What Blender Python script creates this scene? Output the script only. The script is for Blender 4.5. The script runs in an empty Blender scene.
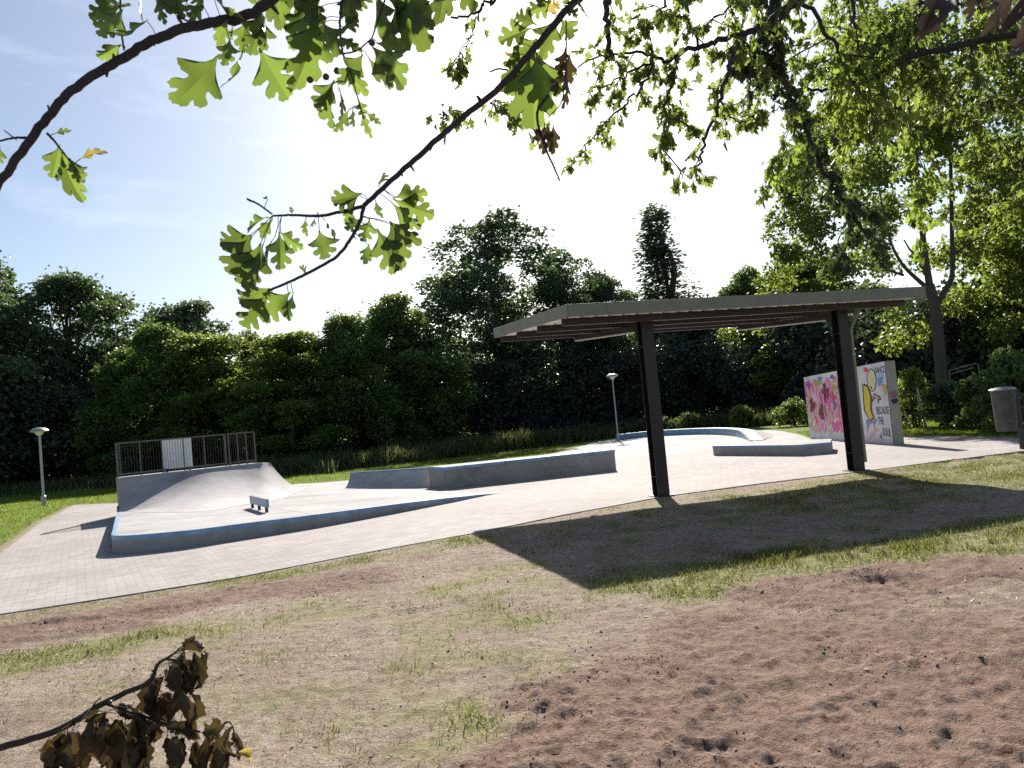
import bpy, math, random
import numpy as np
from mathutils import Vector, Matrix

random.seed(7)
RNG = np.random.RandomState(11)
R = math.radians
scene = bpy.context.scene
COL = scene.collection

# ------------------------------------------------------------------ camera
EYE, F, PITCH, ROLL = 1.6, 760.0, R(2.55), math.atan(0.092)
fwd = Vector((0, math.cos(PITCH), math.sin(PITCH)))
up0 = Vector((0, -math.sin(PITCH), math.cos(PITCH)))
rt0 = Vector((1, 0, 0))
XC = math.cos(ROLL) * rt0 - math.sin(ROLL) * up0
YC = math.sin(ROLL) * rt0 + math.cos(ROLL) * up0
ORG = Vector((0, 0, EYE))

def ray(px, py):
    return F * fwd + (px - 512) * XC + (384 - py) * YC
def G(px, py, z=0.0):                      # where a sight line meets the level z
    d = ray(px, py)
    return ORG + d * ((z - EYE) / d.z)
def D(px, py, y):                          # the point at the distance y ahead
    d = ray(px, py)
    return ORG + d * (y / d.y)

cd = bpy.data.cameras.new('camera')
cam = bpy.data.objects.new('camera', cd)
COL.objects.link(cam)
cd.sensor_width = 36.0
cd.lens = F / 1024 * 36.0
cd.clip_start = 0.05
cd.clip_end = 3000
cd.dof.use_dof = True
cd.dof.focus_distance = 4.0
cd.dof.aperture_fstop = 18
m3 = Matrix((XC, YC, -fwd)).transposed()
cam.matrix_world = Matrix.Translation(ORG) @ m3.to_4x4()
scene.camera = cam

# ------------------------------------------------------------------ light
SUN_EL, SUN_AZ = R(33.0), R(5.0)
sdir = Vector((math.sin(SUN_AZ) * math.cos(SUN_EL), math.cos(SUN_AZ) * math.cos(SUN_EL), math.sin(SUN_EL)))
sl = bpy.data.lights.new('sun', 'SUN')
sl.energy = 5.0
sl.angle = R(0.53)
sl.color = (1.0, 0.95, 0.87)
so = bpy.data.objects.new('sun', sl)
COL.objects.link(so)
so.rotation_euler = (-sdir).to_track_quat('-Z', 'Y').to_euler()
so.location = (0, 30, 40)

w = bpy.data.worlds.new('World')
scene.world = w
w.use_nodes = True
nt = w.node_tree
nt.nodes.clear()
out = nt.nodes.new('ShaderNodeOutputWorld')
bg = nt.nodes.new('ShaderNodeBackground')
bg.inputs['Strength'].default_value = 0.057
sky = nt.nodes.new('ShaderNodeTexSky')
sky.sky_type = 'NISHITA'
sky.sun_disc = False
sky.sun_elevation = SUN_EL
sky.sun_rotation = SUN_AZ
sky.altitude = 20
sky.air_density = 1.0
sky.dust_density = 1.0
sky.ozone_density = 1.4
# thin drifting cirrus in the sky itself
tc = nt.nodes.new('ShaderNodeTexCoord')
mp = nt.nodes.new('ShaderNodeMapping')
mp.inputs['Scale'].default_value = (1.6, 2.2, 7.0)
mp.inputs['Rotation'].default_value = (0.1, 0.25, 0.3)
ns = nt.nodes.new('ShaderNodeTexNoise')
ns.inputs['Scale'].default_value = 2.2
ns.inputs['Detail'].default_value = 7
ns.inputs['Roughness'].default_value = 0.62
rp = nt.nodes.new('ShaderNodeValToRGB')
rp.color_ramp.elements[0].position = 0.52
rp.color_ramp.elements[1].position = 0.80
rp.color_ramp.elements[0].color = (0, 0, 0, 1)
rp.color_ramp.elements[1].color = (0.25, 0.25, 0.25, 1)
mx = nt.nodes.new('ShaderNodeMix')
mx.data_type = 'RGBA'
mx.blend_type = 'MIX'
nt.links.new(tc.outputs['Generated'], mp.inputs['Vector'])
nt.links.new(mp.outputs['Vector'], ns.inputs['Vector'])
nt.links.new(ns.outputs['Fac'], rp.inputs['Fac'])
nt.links.new(rp.outputs['Color'], mx.inputs['Factor'])
nt.links.new(sky.outputs['Color'], mx.inputs['A'])
mx.inputs['B'].default_value = (11, 12, 13, 1)
nt.links.new(mx.outputs['Result'], bg.inputs['Color'])
nt.links.new(bg.outputs['Background'], out.inputs['Surface'])

scene.view_settings.view_transform = 'Standard'
scene.view_settings.look = 'None'
scene.view_settings.gamma = 1
scene.view_settings.use_curve_mapping = False
scene.view_settings.exposure = 1.15
scene.cycles.max_bounces = 6
scene.cycles.transparent_max_bounces = 6
scene.cycles.use_denoising = False
scene.cycles.sample_clamp_indirect = 6

# ------------------------------------------------------------------ object helpers
def tag(o, label=None, cat=None, group=None, kind=None):
    if label: o['label'] = label
    if cat: o['category'] = cat
    if group: o['group'] = group
    if kind: o['kind'] = kind
    return o
def thing(name, label, cat, loc=(0, 0, 0), rotz=0.0, group=None):
    o = bpy.data.objects.new(name, None)
    o.empty_display_size = 0.2
    COL.objects.link(o)
    o.location = loc
    o.rotation_euler = (0, 0, rotz)
    return tag(o, label, cat, group)
def link_mesh(name, me, parent=None, loc=None):
    o = bpy.data.objects.new(name, me)
    COL.objects.link(o)
    if parent is not None: o.parent = parent
    if loc is not None: o.location = loc
    return o

class MB:
    """collects shapes for ONE mesh object; o is subtracted from every point, so a part is built round its thing's base"""
    def __init__(s, o=(0, 0, 0)):
        s.v, s.f, s.m, s.o, s.mi = [], [], [], Vector(o), 0
    def add(s, vs, fs):
        b = len(s.v)
        s.v += [Vector(p) - s.o for p in vs]
        s.f += [[i + b for i in f] for f in fs]
        s.m += [s.mi] * len(fs)
    def prism(s, poly, z0, z1):            # plan polygon (counter-clockwise), z1 may be a list
        n = len(poly)
        z1 = z1 if isinstance(z1, (list, tuple)) else [z1] * n
        z0 = z0 if isinstance(z0, (list, tuple)) else [z0] * n
        a = sum(poly[i][0] * poly[(i + 1) % n][1] - poly[(i + 1) % n][0] * poly[i][1] for i in range(n))
        if a < 0: poly, z0, z1 = poly[::-1], z0[::-1], z1[::-1]
        vs = [(p[0], p[1], z) for p, z in zip(poly, z0)] + [(p[0], p[1], z) for p, z in zip(poly, z1)]
        fs = [list(range(n))[::-1], list(range(n, 2 * n))]
        fs += [[i, (i + 1) % n, n + (i + 1) % n, n + i] for i in range(n)]
        s.add(vs, fs)
    def obox(s, c, ax, ay, az):            # box from a centre and three half axes
        c, ax, ay, az = Vector(c), Vector(ax), Vector(ay), Vector(az)
        vs = [c + sx * ax + sy * ay + sz * az for sz in (-1, 1) for sy in (-1, 1) for sx in (-1, 1)]
        s.add(vs, [[0, 2, 3, 1], [4, 5, 7, 6], [0, 1, 5, 4], [2, 6, 7, 3], [0, 4, 6, 2], [1, 3, 7, 5]])
    def bar(s, a, b, wx, wz, up=(0, 0, 1)):
        a, b = Vector(a), Vector(b)
        d = (b - a)
        h = d * 0.5
        u = Vector(up)
        sd = d.cross(u)
        sd = sd.normalized() if sd.length > 1e-6 else Vector((1, 0, 0))
        u2 = sd.cross(d).normalized()
        s.obox((a + b) * 0.5, sd * wx * 0.5, h, u2 * wz * 0.5)
    def tube(s, pts, rad, seg=8, cap=True):
        pts = [Vector(p) for p in pts]
        n = len(pts)
        rad = rad if isinstance(rad, (list, tuple)) else [rad] * n
        t0 = (pts[1] - pts[0]).normalized()
        ref = Vector((0, 0, 1)) if abs(t0.z) < 0.9 else Vector((1, 0, 0))
        nx = t0.cross(ref).normalized()
        vs, fs = [], []
        for i in range(n):
            t = (pts[min(i + 1, n - 1)] - pts[max(i - 1, 0)]).normalized()
            nx = (nx - t * nx.dot(t)).normalized()
            ny = t.cross(nx)
            for k in range(seg):
                a = 2 * math.pi * k / seg
                vs.append(pts[i] + (nx * math.cos(a) + ny * math.sin(a)) * rad[i])
        for i in range(n - 1):
            for k in range(seg):
                k2 = (k + 1) % seg
                fs.append([i * seg + k, i * seg + k2, (i + 1) * seg + k2, (i + 1) * seg + k])
        if cap:
            fs.append(list(range(seg))[::-1])
            fs.append([(n - 1) * seg + k for k in range(seg)])
        s.add(vs, fs)
    def lathe(s, c, prof, seg=28, cap=True):
        c = Vector(c)
        n = len(prof)
        vs = [c + Vector((r * math.cos(2 * math.pi * k / seg), r * math.sin(2 * math.pi * k / seg), z)) for r, z in prof for k in range(seg)]
        fs = [[i * seg + k, i * seg + (k + 1) % seg, (i + 1) * seg + (k + 1) % seg, (i + 1) * seg + k] for i in range(n - 1) for k in range(seg)]
        if cap:
            fs.append(list(range(seg))[::-1])
            fs.append([(n - 1) * seg + k for k in range(seg)])
        s.add(vs, fs)
    def grid(s, P):                        # P[i][j] points
        n, k = len(P), len(P[0])
        s.add([p for r in P for p in r], [[i * k + j, i * k + j + 1, (i + 1) * k + j + 1, (i + 1) * k + j] for i in range(n - 1) for j in range(k - 1)])
    def build(s, name, mat, parent=None, bevel=0, smooth=True, loc=None):
        me = bpy.data.meshes.new(name)
        me.from_pydata([tuple(v) for v in s.v], [], s.f)
        for m_ in (mat if isinstance(mat, list) else [mat]): me.materials.append(m_)
        if s.mi: me.polygons.foreach_set('material_index', s.m)
        if smooth:
            me.polygons.foreach_set('use_smooth', [True] * len(me.polygons))
            me.set_sharp_from_angle(angle=R(32))
        o = link_mesh(name, me, parent, loc)
        if bevel:
            b = o.modifiers.new('edge', 'BEVEL')
            b.width = bevel
            b.segments = 2
            b.limit_method = 'ANGLE'
            b.angle_limit = R(40)
        return o

def spline(pts, n=6):
    """Catmull-Rom through points (tuples of any length)"""
    P = [np.array(p, float) for p in pts]
    P = [2 * P[0] - P[1]] + P + [2 * P[-1] - P[-2]]
    o = []
    for i in range(1, len(P) - 2):
        a, b, c, d = P[i - 1], P[i], P[i + 1], P[i + 2]
        for k in range(n):
            t = k / n
            o.append(0.5 * ((2 * b) + (c - a) * t + (2 * a - 5 * b + 4 * c - d) * t * t + (3 * b - a - 3 * c + d) * t ** 3))
    o.append(P[-2])
    return o

def bulk(name, V, loops, starts, totals, mat, parent=None, smooth=False, loc=None):
    me = bpy.data.meshes.new(name)
    me.vertices.add(len(V))
    me.vertices.foreach_set('co', np.ascontiguousarray(V, dtype=np.float32).ravel())
    me.loops.add(len(loops))
    me.loops.foreach_set('vertex_index', np.ascontiguousarray(loops, dtype=np.int32))
    me.polygons.add(len(starts))
    me.polygons.foreach_set('loop_start', np.ascontiguousarray(starts, dtype=np.int32))
    me.polygons.foreach_set('loop_total', np.ascontiguousarray(totals, dtype=np.int32))
    if smooth: me.polygons.foreach_set('use_smooth', np.ones(len(starts), dtype=bool))
    me.update(calc_edges=True)
    me.validate()
    if mat is not None: me.materials.append(mat)
    if name is None: return me
    return link_mesh(name, me, parent, loc)
def bulk_mesh(name, T, faces, M, mat):
    """template T (k,3) with faces, repeated by matrices M (n,3,4) -> mesh data"""
    T = np.asarray(T, float)
    n, k = len(M), len(T)
    V = np.einsum('nij,kj->nki', M[:, :, :3], T) + M[:, None, :, 3]
    fl = np.concatenate([np.array(f) for f in faces])
    tot = np.array([len(f) for f in faces])
    loops = (fl[None, :] + (np.arange(n) * k)[:, None]).ravel()
    totals = np.tile(tot, n)
    starts = np.concatenate([[0], np.cumsum(totals)[:-1]])
    me = bpy.data.meshes.new(name)
    me.vertices.add(n * k)
    me.vertices.foreach_set('co', V.reshape(-1).astype(np.float32))
    me.loops.add(len(loops))
    me.loops.foreach_set('vertex_index', loops.astype(np.int32))
    me.polygons.add(len(starts))
    me.polygons.foreach_set('loop_start', starts.astype(np.int32))
    me.polygons.foreach_set('loop_total', totals.astype(np.int32))
    me.update(calc_edges=True)
    me.materials.append(mat)
    return me
def frames(P, Y, N, L, W):
    """matrices from base P, direction Y, approximate normal N, length L, width W"""
    Y = Y / np.linalg.norm(Y, axis=1, keepdims=True)
    X = np.cross(Y, N)
    X /= np.maximum(np.linalg.norm(X, axis=1, keepdims=True), 1e-6)
    Z = np.cross(X, Y)
    L = np.broadcast_to(L, len(P))[:, None]
    W = np.broadcast_to(W, len(P))[:, None]
    return np.stack([X * W, Y * L, Z * L, P], axis=2)

# numpy value noise
_T = np.random.RandomState(3).rand(256, 256)
def vn(x, y):
    xi, yi = np.floor(x).astype(int), np.floor(y).astype(int)
    fx, fy = x - xi, y - yi
    fx, fy = fx * fx * (3 - 2 * fx), fy * fy * (3 - 2 * fy)
    a, b = _T[xi & 255, yi & 255], _T[(xi + 1) & 255, yi & 255]
    c, d = _T[xi & 255, (yi + 1) & 255], _T[(xi + 1) & 255, (yi + 1) & 255]
    return a + (b - a) * fx + (c - a) * fy + (a - b - c + d) * fx * fy
def fbm(x, y, o=4):
    s, a, t = 0, 1.0, 0
    for i in range(o):
        s = s + a * vn(x * 2 ** i + 17.3 * i, y * 2 ** i + 5.1 * i)
        t += a
        a *= 0.5
    return s / t

# ------------------------------------------------------------------ materials
def lin(r, g, b):
    f = lambda c: c / 12.92 if c <= 0.04045 else ((c + 0.055) / 1.055) ** 2.4
    return (f(r / 255), f(g / 255), f(b / 255), 1)
def newmat(name):
    m = bpy.data.materials.new(name)
    m.use_nodes = True
    t = m.node_tree
    return m, t, t.nodes['Principled BSDF']
def nd(t, kind, **kw):
    n = t.nodes.new(kind)
    for k, v in kw.items():
        if k in n.inputs: n.inputs[k].default_value = v
        else: setattr(n, k, v)
    return n
def mixc(t, fac, a, b, blend='MIX'):
    n = t.nodes.new('ShaderNodeMix')
    n.data_type = 'RGBA'
    n.blend_type = blend
    for key, v in (('Factor', fac), ('A', a), ('B', b)):
        if isinstance(v, (int, float, tuple)): n.inputs[key].default_value = v
        else: t.links.new(v, n.inputs[key])
    return n.outputs['Result']
def ramp(t, src, stops):
    n = t.nodes.new('ShaderNodeValToRGB')
    e = n.color_ramp.elements
    while len(e) < len(stops): e.new(0.5)
    for i, (p, c) in enumerate(stops):
        e[i].position = p
        e[i].color = c if isinstance(c, tuple) else (c, c, c, 1)
    t.links.new(src, n.inputs['Fac'])
    return n.outputs['Color']
def coords(t, scale=(1, 1, 1), rot=(0, 0, 0), which='Object'):
    c = t.nodes.new('ShaderNodeTexCoord')
    m = t.nodes.new('ShaderNodeMapping')
    m.inputs['Scale'].default_value = scale
    m.inputs['Rotation'].default_value = rot
    t.links.new(c.outputs[which], m.inputs['Vector'])
    return m.outputs['Vector']
def noise(t, vec, scale, detail=5, rough=0.55, out='Fac'):
    n = nd(t, 'ShaderNodeTexNoise', Scale=scale, Detail=detail, Roughness=rough)
    t.links.new(vec, n.inputs['Vector'])
    return n.outputs[out]
def bump(t, bs, h, strength, dist):
    b = nd(t, 'ShaderNodeBump', Strength=strength, Distance=dist)
    t.links.new(h, b.inputs['Height'])
    t.links.new(b.outputs['Normal'], bs.inputs['Normal'])

def plain(name, c, rough=0.6, metal=0.0, var=0.12, nscale=6.0, bmp=0.0):
    m, t, b = newmat(name)
    v = coords(t)
    n = noise(t, v, nscale)
    lo = tuple(x * (1 - var) for x in c[:3]) + (1,)
    hi = tuple(min(1, x * (1 + var)) for x in c[:3]) + (1,)
    t.links.new(ramp(t, n, [(0.3, lo), (0.7, hi)]), b.inputs['Base Color'])
    b.inputs['Roughness'].default_value = rough
    b.inputs['Metallic'].default_value = metal
    if bmp: bump(t, b, noise(t, v, nscale * 8), bmp, 0.01)
    return m

def concrete(name, c, joints=False):
    m, t, b = newmat(name)
    v = coords(t)
    n1, n2, n3 = noise(t, v, 0.45, 6, 0.6), noise(t, v, 4.0, 6, 0.65), noise(t, v, 45, 3)
    n4 = noise(t, coords(t, scale=(0.5, 2.4, 1), rot=(0, 0, -R(30))), 1.1, 8, 0.7)
    lo = tuple(x * 0.70 for x in c[:3]) + (1,)
    hi = tuple(x * 1.10 for x in c[:3]) + (1,)
    col = ramp(t, n1, [(0.30, lo), (0.66, hi)])
    col = mixc(t, 0.35, col, ramp(t, n2, [(0.35, 0.55), (0.65, 1.0)]), 'MULTIPLY')
    col = mixc(t, 0.25, col, ramp(t, n3, [(0.35, 0.6), (0.6, 1.0)]), 'MULTIPLY')
    col = mixc(t, 0.55, col, ramp(t, n4, [(0.36, 0.60), (0.47, 1.0)]), 'MULTIPLY')
    if joints:
        br = nd(t, 'ShaderNodeTexBrick', Scale=1.0)
        br.inputs['Mortar Size'].default_value = 0.009
        br.inputs['Brick Width'].default_value = 4.2
        br.inputs['Row Height'].default_value = 2.6
        br.inputs['Color1'].default_value = br.inputs['Color2'].default_value = (1, 1, 1, 1)
        br.inputs['Mortar'].default_value = (0.38, 0.36, 0.34, 1)
        br.offset = 0
        t.links.new(coords(t, rot=(0, 0, -R(33))), br.inputs['Vector'])
        col = mixc(t, 1.0, col, br.outputs['Color'], 'MULTIPLY')
    t.links.new(col, b.inputs['Base Color'])
    b.inputs['Roughness'].default_value = 0.85
    b.inputs['Specular IOR Level'].default_value = 0.15
    bump(t, b, n3, 0.12, 0.01)
    return m

def leafmat(name, c1, c2, tr, trmix=0.42, rough=0.5, spec=0.35):
    """two leaf greens varied leaf by leaf, light passing through the blade"""
    m, t, b = newmat(name)
    gi = t.nodes.new('ShaderNodeNewGeometry')
    rr = gi.outputs['Random Per Island']
    col = ramp(t, rr, [(0.0, c1), (0.75, c2), (1.0, tuple(min(1, 1.5 * x) for x in c2[:3]) + (1,))])
    t.links.new(col, b.inputs['Base Color'])
    b.inputs['Roughness'].default_value = rough
    b.inputs['Specular IOR Level'].default_value = spec
    tl = t.nodes.new('ShaderNodeBsdfTranslucent')
    lo = tuple(x * 0.38 for x in tr[:3]) + (1,)
    t.links.new(ramp(t, rr, [(0.0, lo), (1.0, tr)]), tl.inputs['Color'])
    mxs = t.nodes.new('ShaderNodeMixShader')
    mxs.inputs['Fac'].default_value = trmix
    t.links.new(b.outputs['BSDF'], mxs.inputs[1])
    t.links.new(tl.outputs['BSDF'], mxs.inputs[2])
    t.links.new(mxs.outputs['Shader'], t.nodes['Material Output'].inputs['Surface'])
    return m

def barkmat(name, c):
    m, t, b = newmat(name)
    v = coords(t, scale=(6, 6, 1.2))
    n = noise(t, v, 3.0, 8, 0.7)
    t.links.new(ramp(t, n, [(0.3, tuple(x * 0.5 for x in c[:3]) + (1,)), (0.7, c)]), b.inputs['Base Color'])
    b.inputs['Roughness'].default_value = 0.9
    bump(t, b, n, 0.6, 0.02)
    return m

def ground_material():
    m, t, b = newmat('dry_soil_and_grass')
    v = coords(t)
    at = t.nodes.new('ShaderNodeAttribute'); at.attribute_name = 'grass'
    al = t.nodes.new('ShaderNodeAttribute'); al.attribute_name = 'lawn'
    ab = t.nodes.new('ShaderNodeAttribute'); ab.attribute_name = 'bare'
    nA, nB, nC, nD = noise(t, v, 0.9, 6, 0.6), noise(t, v, 9, 7, 0.68), noise(t, v, 60, 4, 0.7), noise(t, v, 2.6, 7, 0.7)
    dirt = ramp(t, nB, [(0.28, (0.15, 0.088, 0.064, 1)), (0.50, (0.27, 0.176, 0.132, 1)), (0.75, (0.36, 0.26, 0.205, 1))])
    straw = ramp(t, nB, [(0.28, (0.29, 0.225, 0.165, 1)), (0.52, (0.42, 0.34, 0.262, 1)), (0.75, (0.50, 0.42, 0.335, 1))])
    green = ramp(t, nB, [(0.25, (0.15, 0.145, 0.05, 1)), (0.5, (0.28, 0.265, 0.11, 1)), (0.8, (0.39, 0.35, 0.18, 1))])
    lawn = ramp(t, nB, [(0.25, (0.075, 0.115, 0.014, 1)), (0.5, (0.15, 0.21, 0.028, 1)), (0.8, (0.24, 0.30, 0.06, 1))])
    def mth(op, a, bb, clamp=False):
        n = t.nodes.new('ShaderNodeMath'); n.operation = op; n.use_clamp = clamp
        for i, q in enumerate((a, bb)):
            if isinstance(q, (int, float)): n.inputs[i].default_value = q
            else: t.links.new(q, n.inputs[i])
        return n.outputs[0]
    fs = mth('SUBTRACT', mth('ADD', mth('MULTIPLY', nA, 1.6), mth('MULTIPLY', nD, 1.2)), 0.70, True)
    fs = mth('SUBTRACT', fs, mth('MULTIPLY', ab.outputs['Fac'], 0.85), True)
    col = mixc(t, fs, dirt, straw)
    fg = mth('MULTIPLY', mth('SUBTRACT', mth('ADD', at.outputs['Fac'], mth('MULTIPLY', nD, 1.3)), 0.85), 1.3, True)
    col = mixc(t, fg, col, green)
    col = mixc(t, al.outputs['Fac'], col, lawn)
    col = mixc(t, 0.45, col, ramp(t, nC, [(0.30, 0.35), (0.62, 1.0)]), 'MULTIPLY')
    nE, nF = noise(t, v, 1.7, 8, 0.75), noise(t, v, 22, 5, 0.75)
    col = mixc(t, 0.55, col, ramp(t, nE, [(0.36, 0.68), (0.54, 1.0)]), 'MULTIPLY')
    col = mixc(t, 0.6, col, ramp(t, nF, [(0.34, 0.42), (0.47, 1.0)]), 'MULTIPLY')
    t.links.new(col, b.inputs['Base Color'])
    b.inputs['Roughness'].default_value = 0.95
    b.inputs['Specular IOR Level'].default_value = 0.15
    h = mth('ADD', mth('MULTIPLY', nB, 1.0), mth('MULTIPLY', nC, 0.5))
    bump(t, b, h, 1.0, 0.05)
    return m

def paver_material():
    m, t, b = newmat('concrete_pavers')
    v = coords(t, rot=(0, 0, -R(30)))
    br = nd(t, 'ShaderNodeTexBrick', Scale=1.0)
    br.inputs['Brick Width'].default_value = 0.21
    br.inputs['Row Height'].default_value = 0.105
    br.inputs['Mortar Size'].default_value = 0.006
    br.inputs['Mortar Smooth'].default_value = 0.3
    br.inputs['Bias'].default_value = 0.0
    br.inputs['Color1'].default_value = (0.335, 0.30, 0.285, 1)
    br.inputs['Color2'].default_value = (0.405, 0.372, 0.358, 1)
    br.inputs['Mortar'].default_value = (0.25, 0.215, 0.185, 1)
    t.links.new(v, br.inputs['Vector'])
    n1, n2, n3 = noise(t, v, 0.35, 6, 0.6), noise(t, v, 3.0, 6, 0.65), noise(t, v, 50, 3)
    col = mixc(t, 0.55, br.outputs['Color'], ramp(t, n1, [(0.32, 0.68), (0.62, 1.0)]), 'MULTIPLY')
    col = mixc(t, 0.35, col, ramp(t, n2, [(0.32, (0.62, 0.55, 0.48, 1)), (0.6, 1.0)]), 'MULTIPLY')
    col = mixc(t, 0.3, col, ramp(t, n3, [(0.3, 0.6), (0.6, 1.0)]), 'MULTIPLY')
    t.links.new(col, b.inputs['Base Color'])
    b.inputs['Roughness'].default_value = 0.85
    b.inputs['Specular IOR Level'].default_value = 0.12
    bump(t, b, br.outputs['Fac'], -0.25, 0.006)
    return m

M = {}
M['ground'] = ground_material()
M['pavers'] = paver_material()
M['plaza'] = concrete('smooth_concrete', (0.385, 0.365, 0.358), joints=True)
M['conc'] = concrete('cast_concrete', (0.36, 0.35, 0.34))
M['ramp'] = concrete('ramp_concrete', (0.43, 0.405, 0.40))
M['blue'] = plain('worn_blue_paint', (0.165, 0.29, 0.44), 0.45, 0, 0.3, 5)
M['bluegrey'] = plain('blue_grey_steel', (0.17, 0.25, 0.38), 0.4, 0.2, 0.2, 9)
M['steel'] = plain('galvanised_steel', (0.36, 0.37, 0.38), 0.42, 0.75, 0.15, 12)
M['rail'] = plain('grey_rail_paint', (0.11, 0.10, 0.10), 0.45, 0.4, 0.15, 8)
M['darkrail'] = plain('dark_rail_bars', (0.045, 0.045, 0.05), 0.5, 0.3)
M['dullbar'] = plain('dull_bar_paint', (0.13, 0.13, 0.12), 0.6, 0.2)
M['white'] = plain('dusty_white_sheet', (0.82, 0.82, 0.81), 0.6, 0, 0.08, 5)
M['brown'] = plain('brown_steel_paint', (0.019, 0.016, 0.018), 0.42, 0.1, 0.2, 4)
M['fascia'] = plain('olive_grey_fascia', (0.20, 0.195, 0.15), 0.55, 0.0, 0.1, 3)
M['sheet'] = plain('pale_roof_sheet', (0.72, 0.69, 0.64), 0.5, 0.2, 0.1, 2)
M['olivepipe'] = plain('olive_downpipe', (0.21, 0.22, 0.15), 0.4, 0.1, 0.12, 5)
M['opalwhite'] = plain('opal_white', (0.7, 0.7, 0.68), 0.35, 0, 0.05)
M['bin'] = plain('dull_grey_bin', (0.078, 0.080, 0.082), 0.55, 0.3, 0.3, 6, 0.1)
M['bark'] = barkmat('tree_bark', (0.085, 0.068, 0.055, 1))
M['twig'] = barkmat('hawthorn_bark', (0.045, 0.034, 0.042, 1))
M['drytwig'] = barkmat('dry_twig', (0.045, 0.032, 0.024, 1))
M['leaf_dark'] = leafmat('leaf_dark', (0.042, 0.066, 0.046, 1), (0.080, 0.115, 0.068, 1), (0.17, 0.25, 0.075, 1), 0.40)  # bluish haze over the tree belt lifted into this leaf colour
M['leaf_under'] = leafmat('leaf_undergrowth', (0.028, 0.042, 0.036, 1), (0.050, 0.072, 0.056, 1), (0.09, 0.13, 0.06, 1), 0.28)  # shade under the trees and bluish haze put into this colour
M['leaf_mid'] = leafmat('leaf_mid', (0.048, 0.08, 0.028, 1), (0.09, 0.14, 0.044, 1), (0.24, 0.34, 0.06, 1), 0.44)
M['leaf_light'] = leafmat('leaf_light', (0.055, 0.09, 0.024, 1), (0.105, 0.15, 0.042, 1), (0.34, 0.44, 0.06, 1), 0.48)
M['leaf_grey'] = leafmat('leaf_grey', (0.05, 0.075, 0.05, 1), (0.09, 0.12, 0.08, 1), (0.18, 0.25, 0.09, 1), 0.38)
M['leaf_haw'] = leafmat('hawthorn_leaf', (0.028, 0.052, 0.024, 1), (0.055, 0.09, 0.034, 1), (0.26, 0.37, 0.055, 1), 0.42, 0.40, 0.4)
M['leaf_overhead'] = leafmat('hawthorn_overhead_leaf', (0.045, 0.075, 0.028, 1), (0.085, 0.125, 0.045, 1), (0.32, 0.42, 0.07, 1), 0.48)
M['leaf_shade'] = leafmat('hawthorn_shade_leaf', (0.03, 0.05, 0.024, 1), (0.055, 0.085, 0.036, 1), (0.14, 0.20, 0.05, 1), 0.36)  # darker copy of the hawthorn leaf, shade put into its colour
M['leaf_lit'] = leafmat('hawthorn_backlit_leaf', (0.07, 0.10, 0.022, 1), (0.12, 0.16, 0.04, 1), (0.36, 0.49, 0.07, 1), 0.50)  # lighter copy of the same leaf, backlight put into its colour
M['leaf_yel'] = leafmat('hawthorn_yellow_leaf', (0.15, 0.14, 0.03, 1), (0.22, 0.17, 0.04, 1), (0.55, 0.45, 0.10, 1), 0.5)
M['leaf_dry'] = leafmat('withered_leaf', (0.022, 0.016, 0.010, 1), (0.055, 0.040, 0.022, 1), (0.16, 0.11, 0.03, 1), 0.16, 0.6)
M['leaf_dead'] = leafmat('dead_brown_leaf', (0.11, 0.075, 0.055, 1), (0.20, 0.14, 0.10, 1), (0.30, 0.17, 0.08, 1), 0.3, 0.7)
M['leaf_dull'] = leafmat('dull_dead_leaf', (0.05, 0.042, 0.04, 1), (0.085, 0.068, 0.062, 1), (0.11, 0.07, 0.045, 1), 0.22, 0.7)
M['haw'] = plain('dark_haws', (0.05, 0.03, 0.02), 0.4)
M['grass'] = leafmat('grass_blades', (0.10, 0.11, 0.025, 1), (0.20, 0.21, 0.07, 1), (0.30, 0.33, 0.07, 1), 0.40)
M['straw'] = leafmat('dry_grass_blades', (0.20, 0.16, 0.09, 1), (0.36, 0.30, 0.18, 1), (0.35, 0.30, 0.12, 1), 0.3)
M['lawn'] = leafmat('lawn_blades', (0.07, 0.11, 0.012, 1), (0.13, 0.19, 0.025, 1), (0.36, 0.46, 0.05, 1), 0.5)
M['weed'] = leafmat('tall_weeds', (0.08, 0.10, 0.045, 1), (0.15, 0.175, 0.08, 1), (0.24, 0.28, 0.09, 1), 0.42)
M['clod'] = plain('dark_soil_clods', (0.12, 0.083, 0.066), 0.95, 0, 0.5, 30)

# ------------------------------------------------------------------ plan of the place
def g2(px, py, z=0.0):
    p = G(px, py, z)
    return (p.x, p.y)
near_edge = [(-13.0, 4.2), (-9.0, 6.25)] + [g2(*q) for q in ((0, 615), (85, 602), (165, 589.5), (240, 577.5), (330, 560), (400, 547), (480, 532.5), (560, 516), (660, 497.5), (760, 484), (865, 471.5), (950, 460.5), (1024, 451.5))]
near_edge += [(11.9, 16.6)]
paving = near_edge + [(12.0, 17.6), (11.6, 21.6), (10.2, 23.8), (5, 24), (-5, 22), (-8, 23.2), (-12.6, 24.6), g2(75, 505.5), g2(40, 524), g2(0, 555), (-10.6, 11.5), (-13.6, 8.5)]
A0 = Vector(g2(112, 556))
RIM = [(112, 556, 0.290), (155, 552, 0.280), (197, 547.0, 0.268), (250, 538.5, 0.250), (320, 527.5, 0.222), (400, 513.0, 0.165), (450, 503.5, 0.105), (480, 497.5, 0.05), (502, 493.3, 0.0)]
E0 = Vector(g2(502, 493.3))
eu = (E0 - A0).normalized()
UL = (E0 - A0).length
ev = Vector((-eu.y, eu.x))
RU = [(Vector(g2(q_[0], q_[1])) - A0).dot(eu) for q_ in RIM]
RHs = [q_[2] for q_ in RIM]
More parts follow.
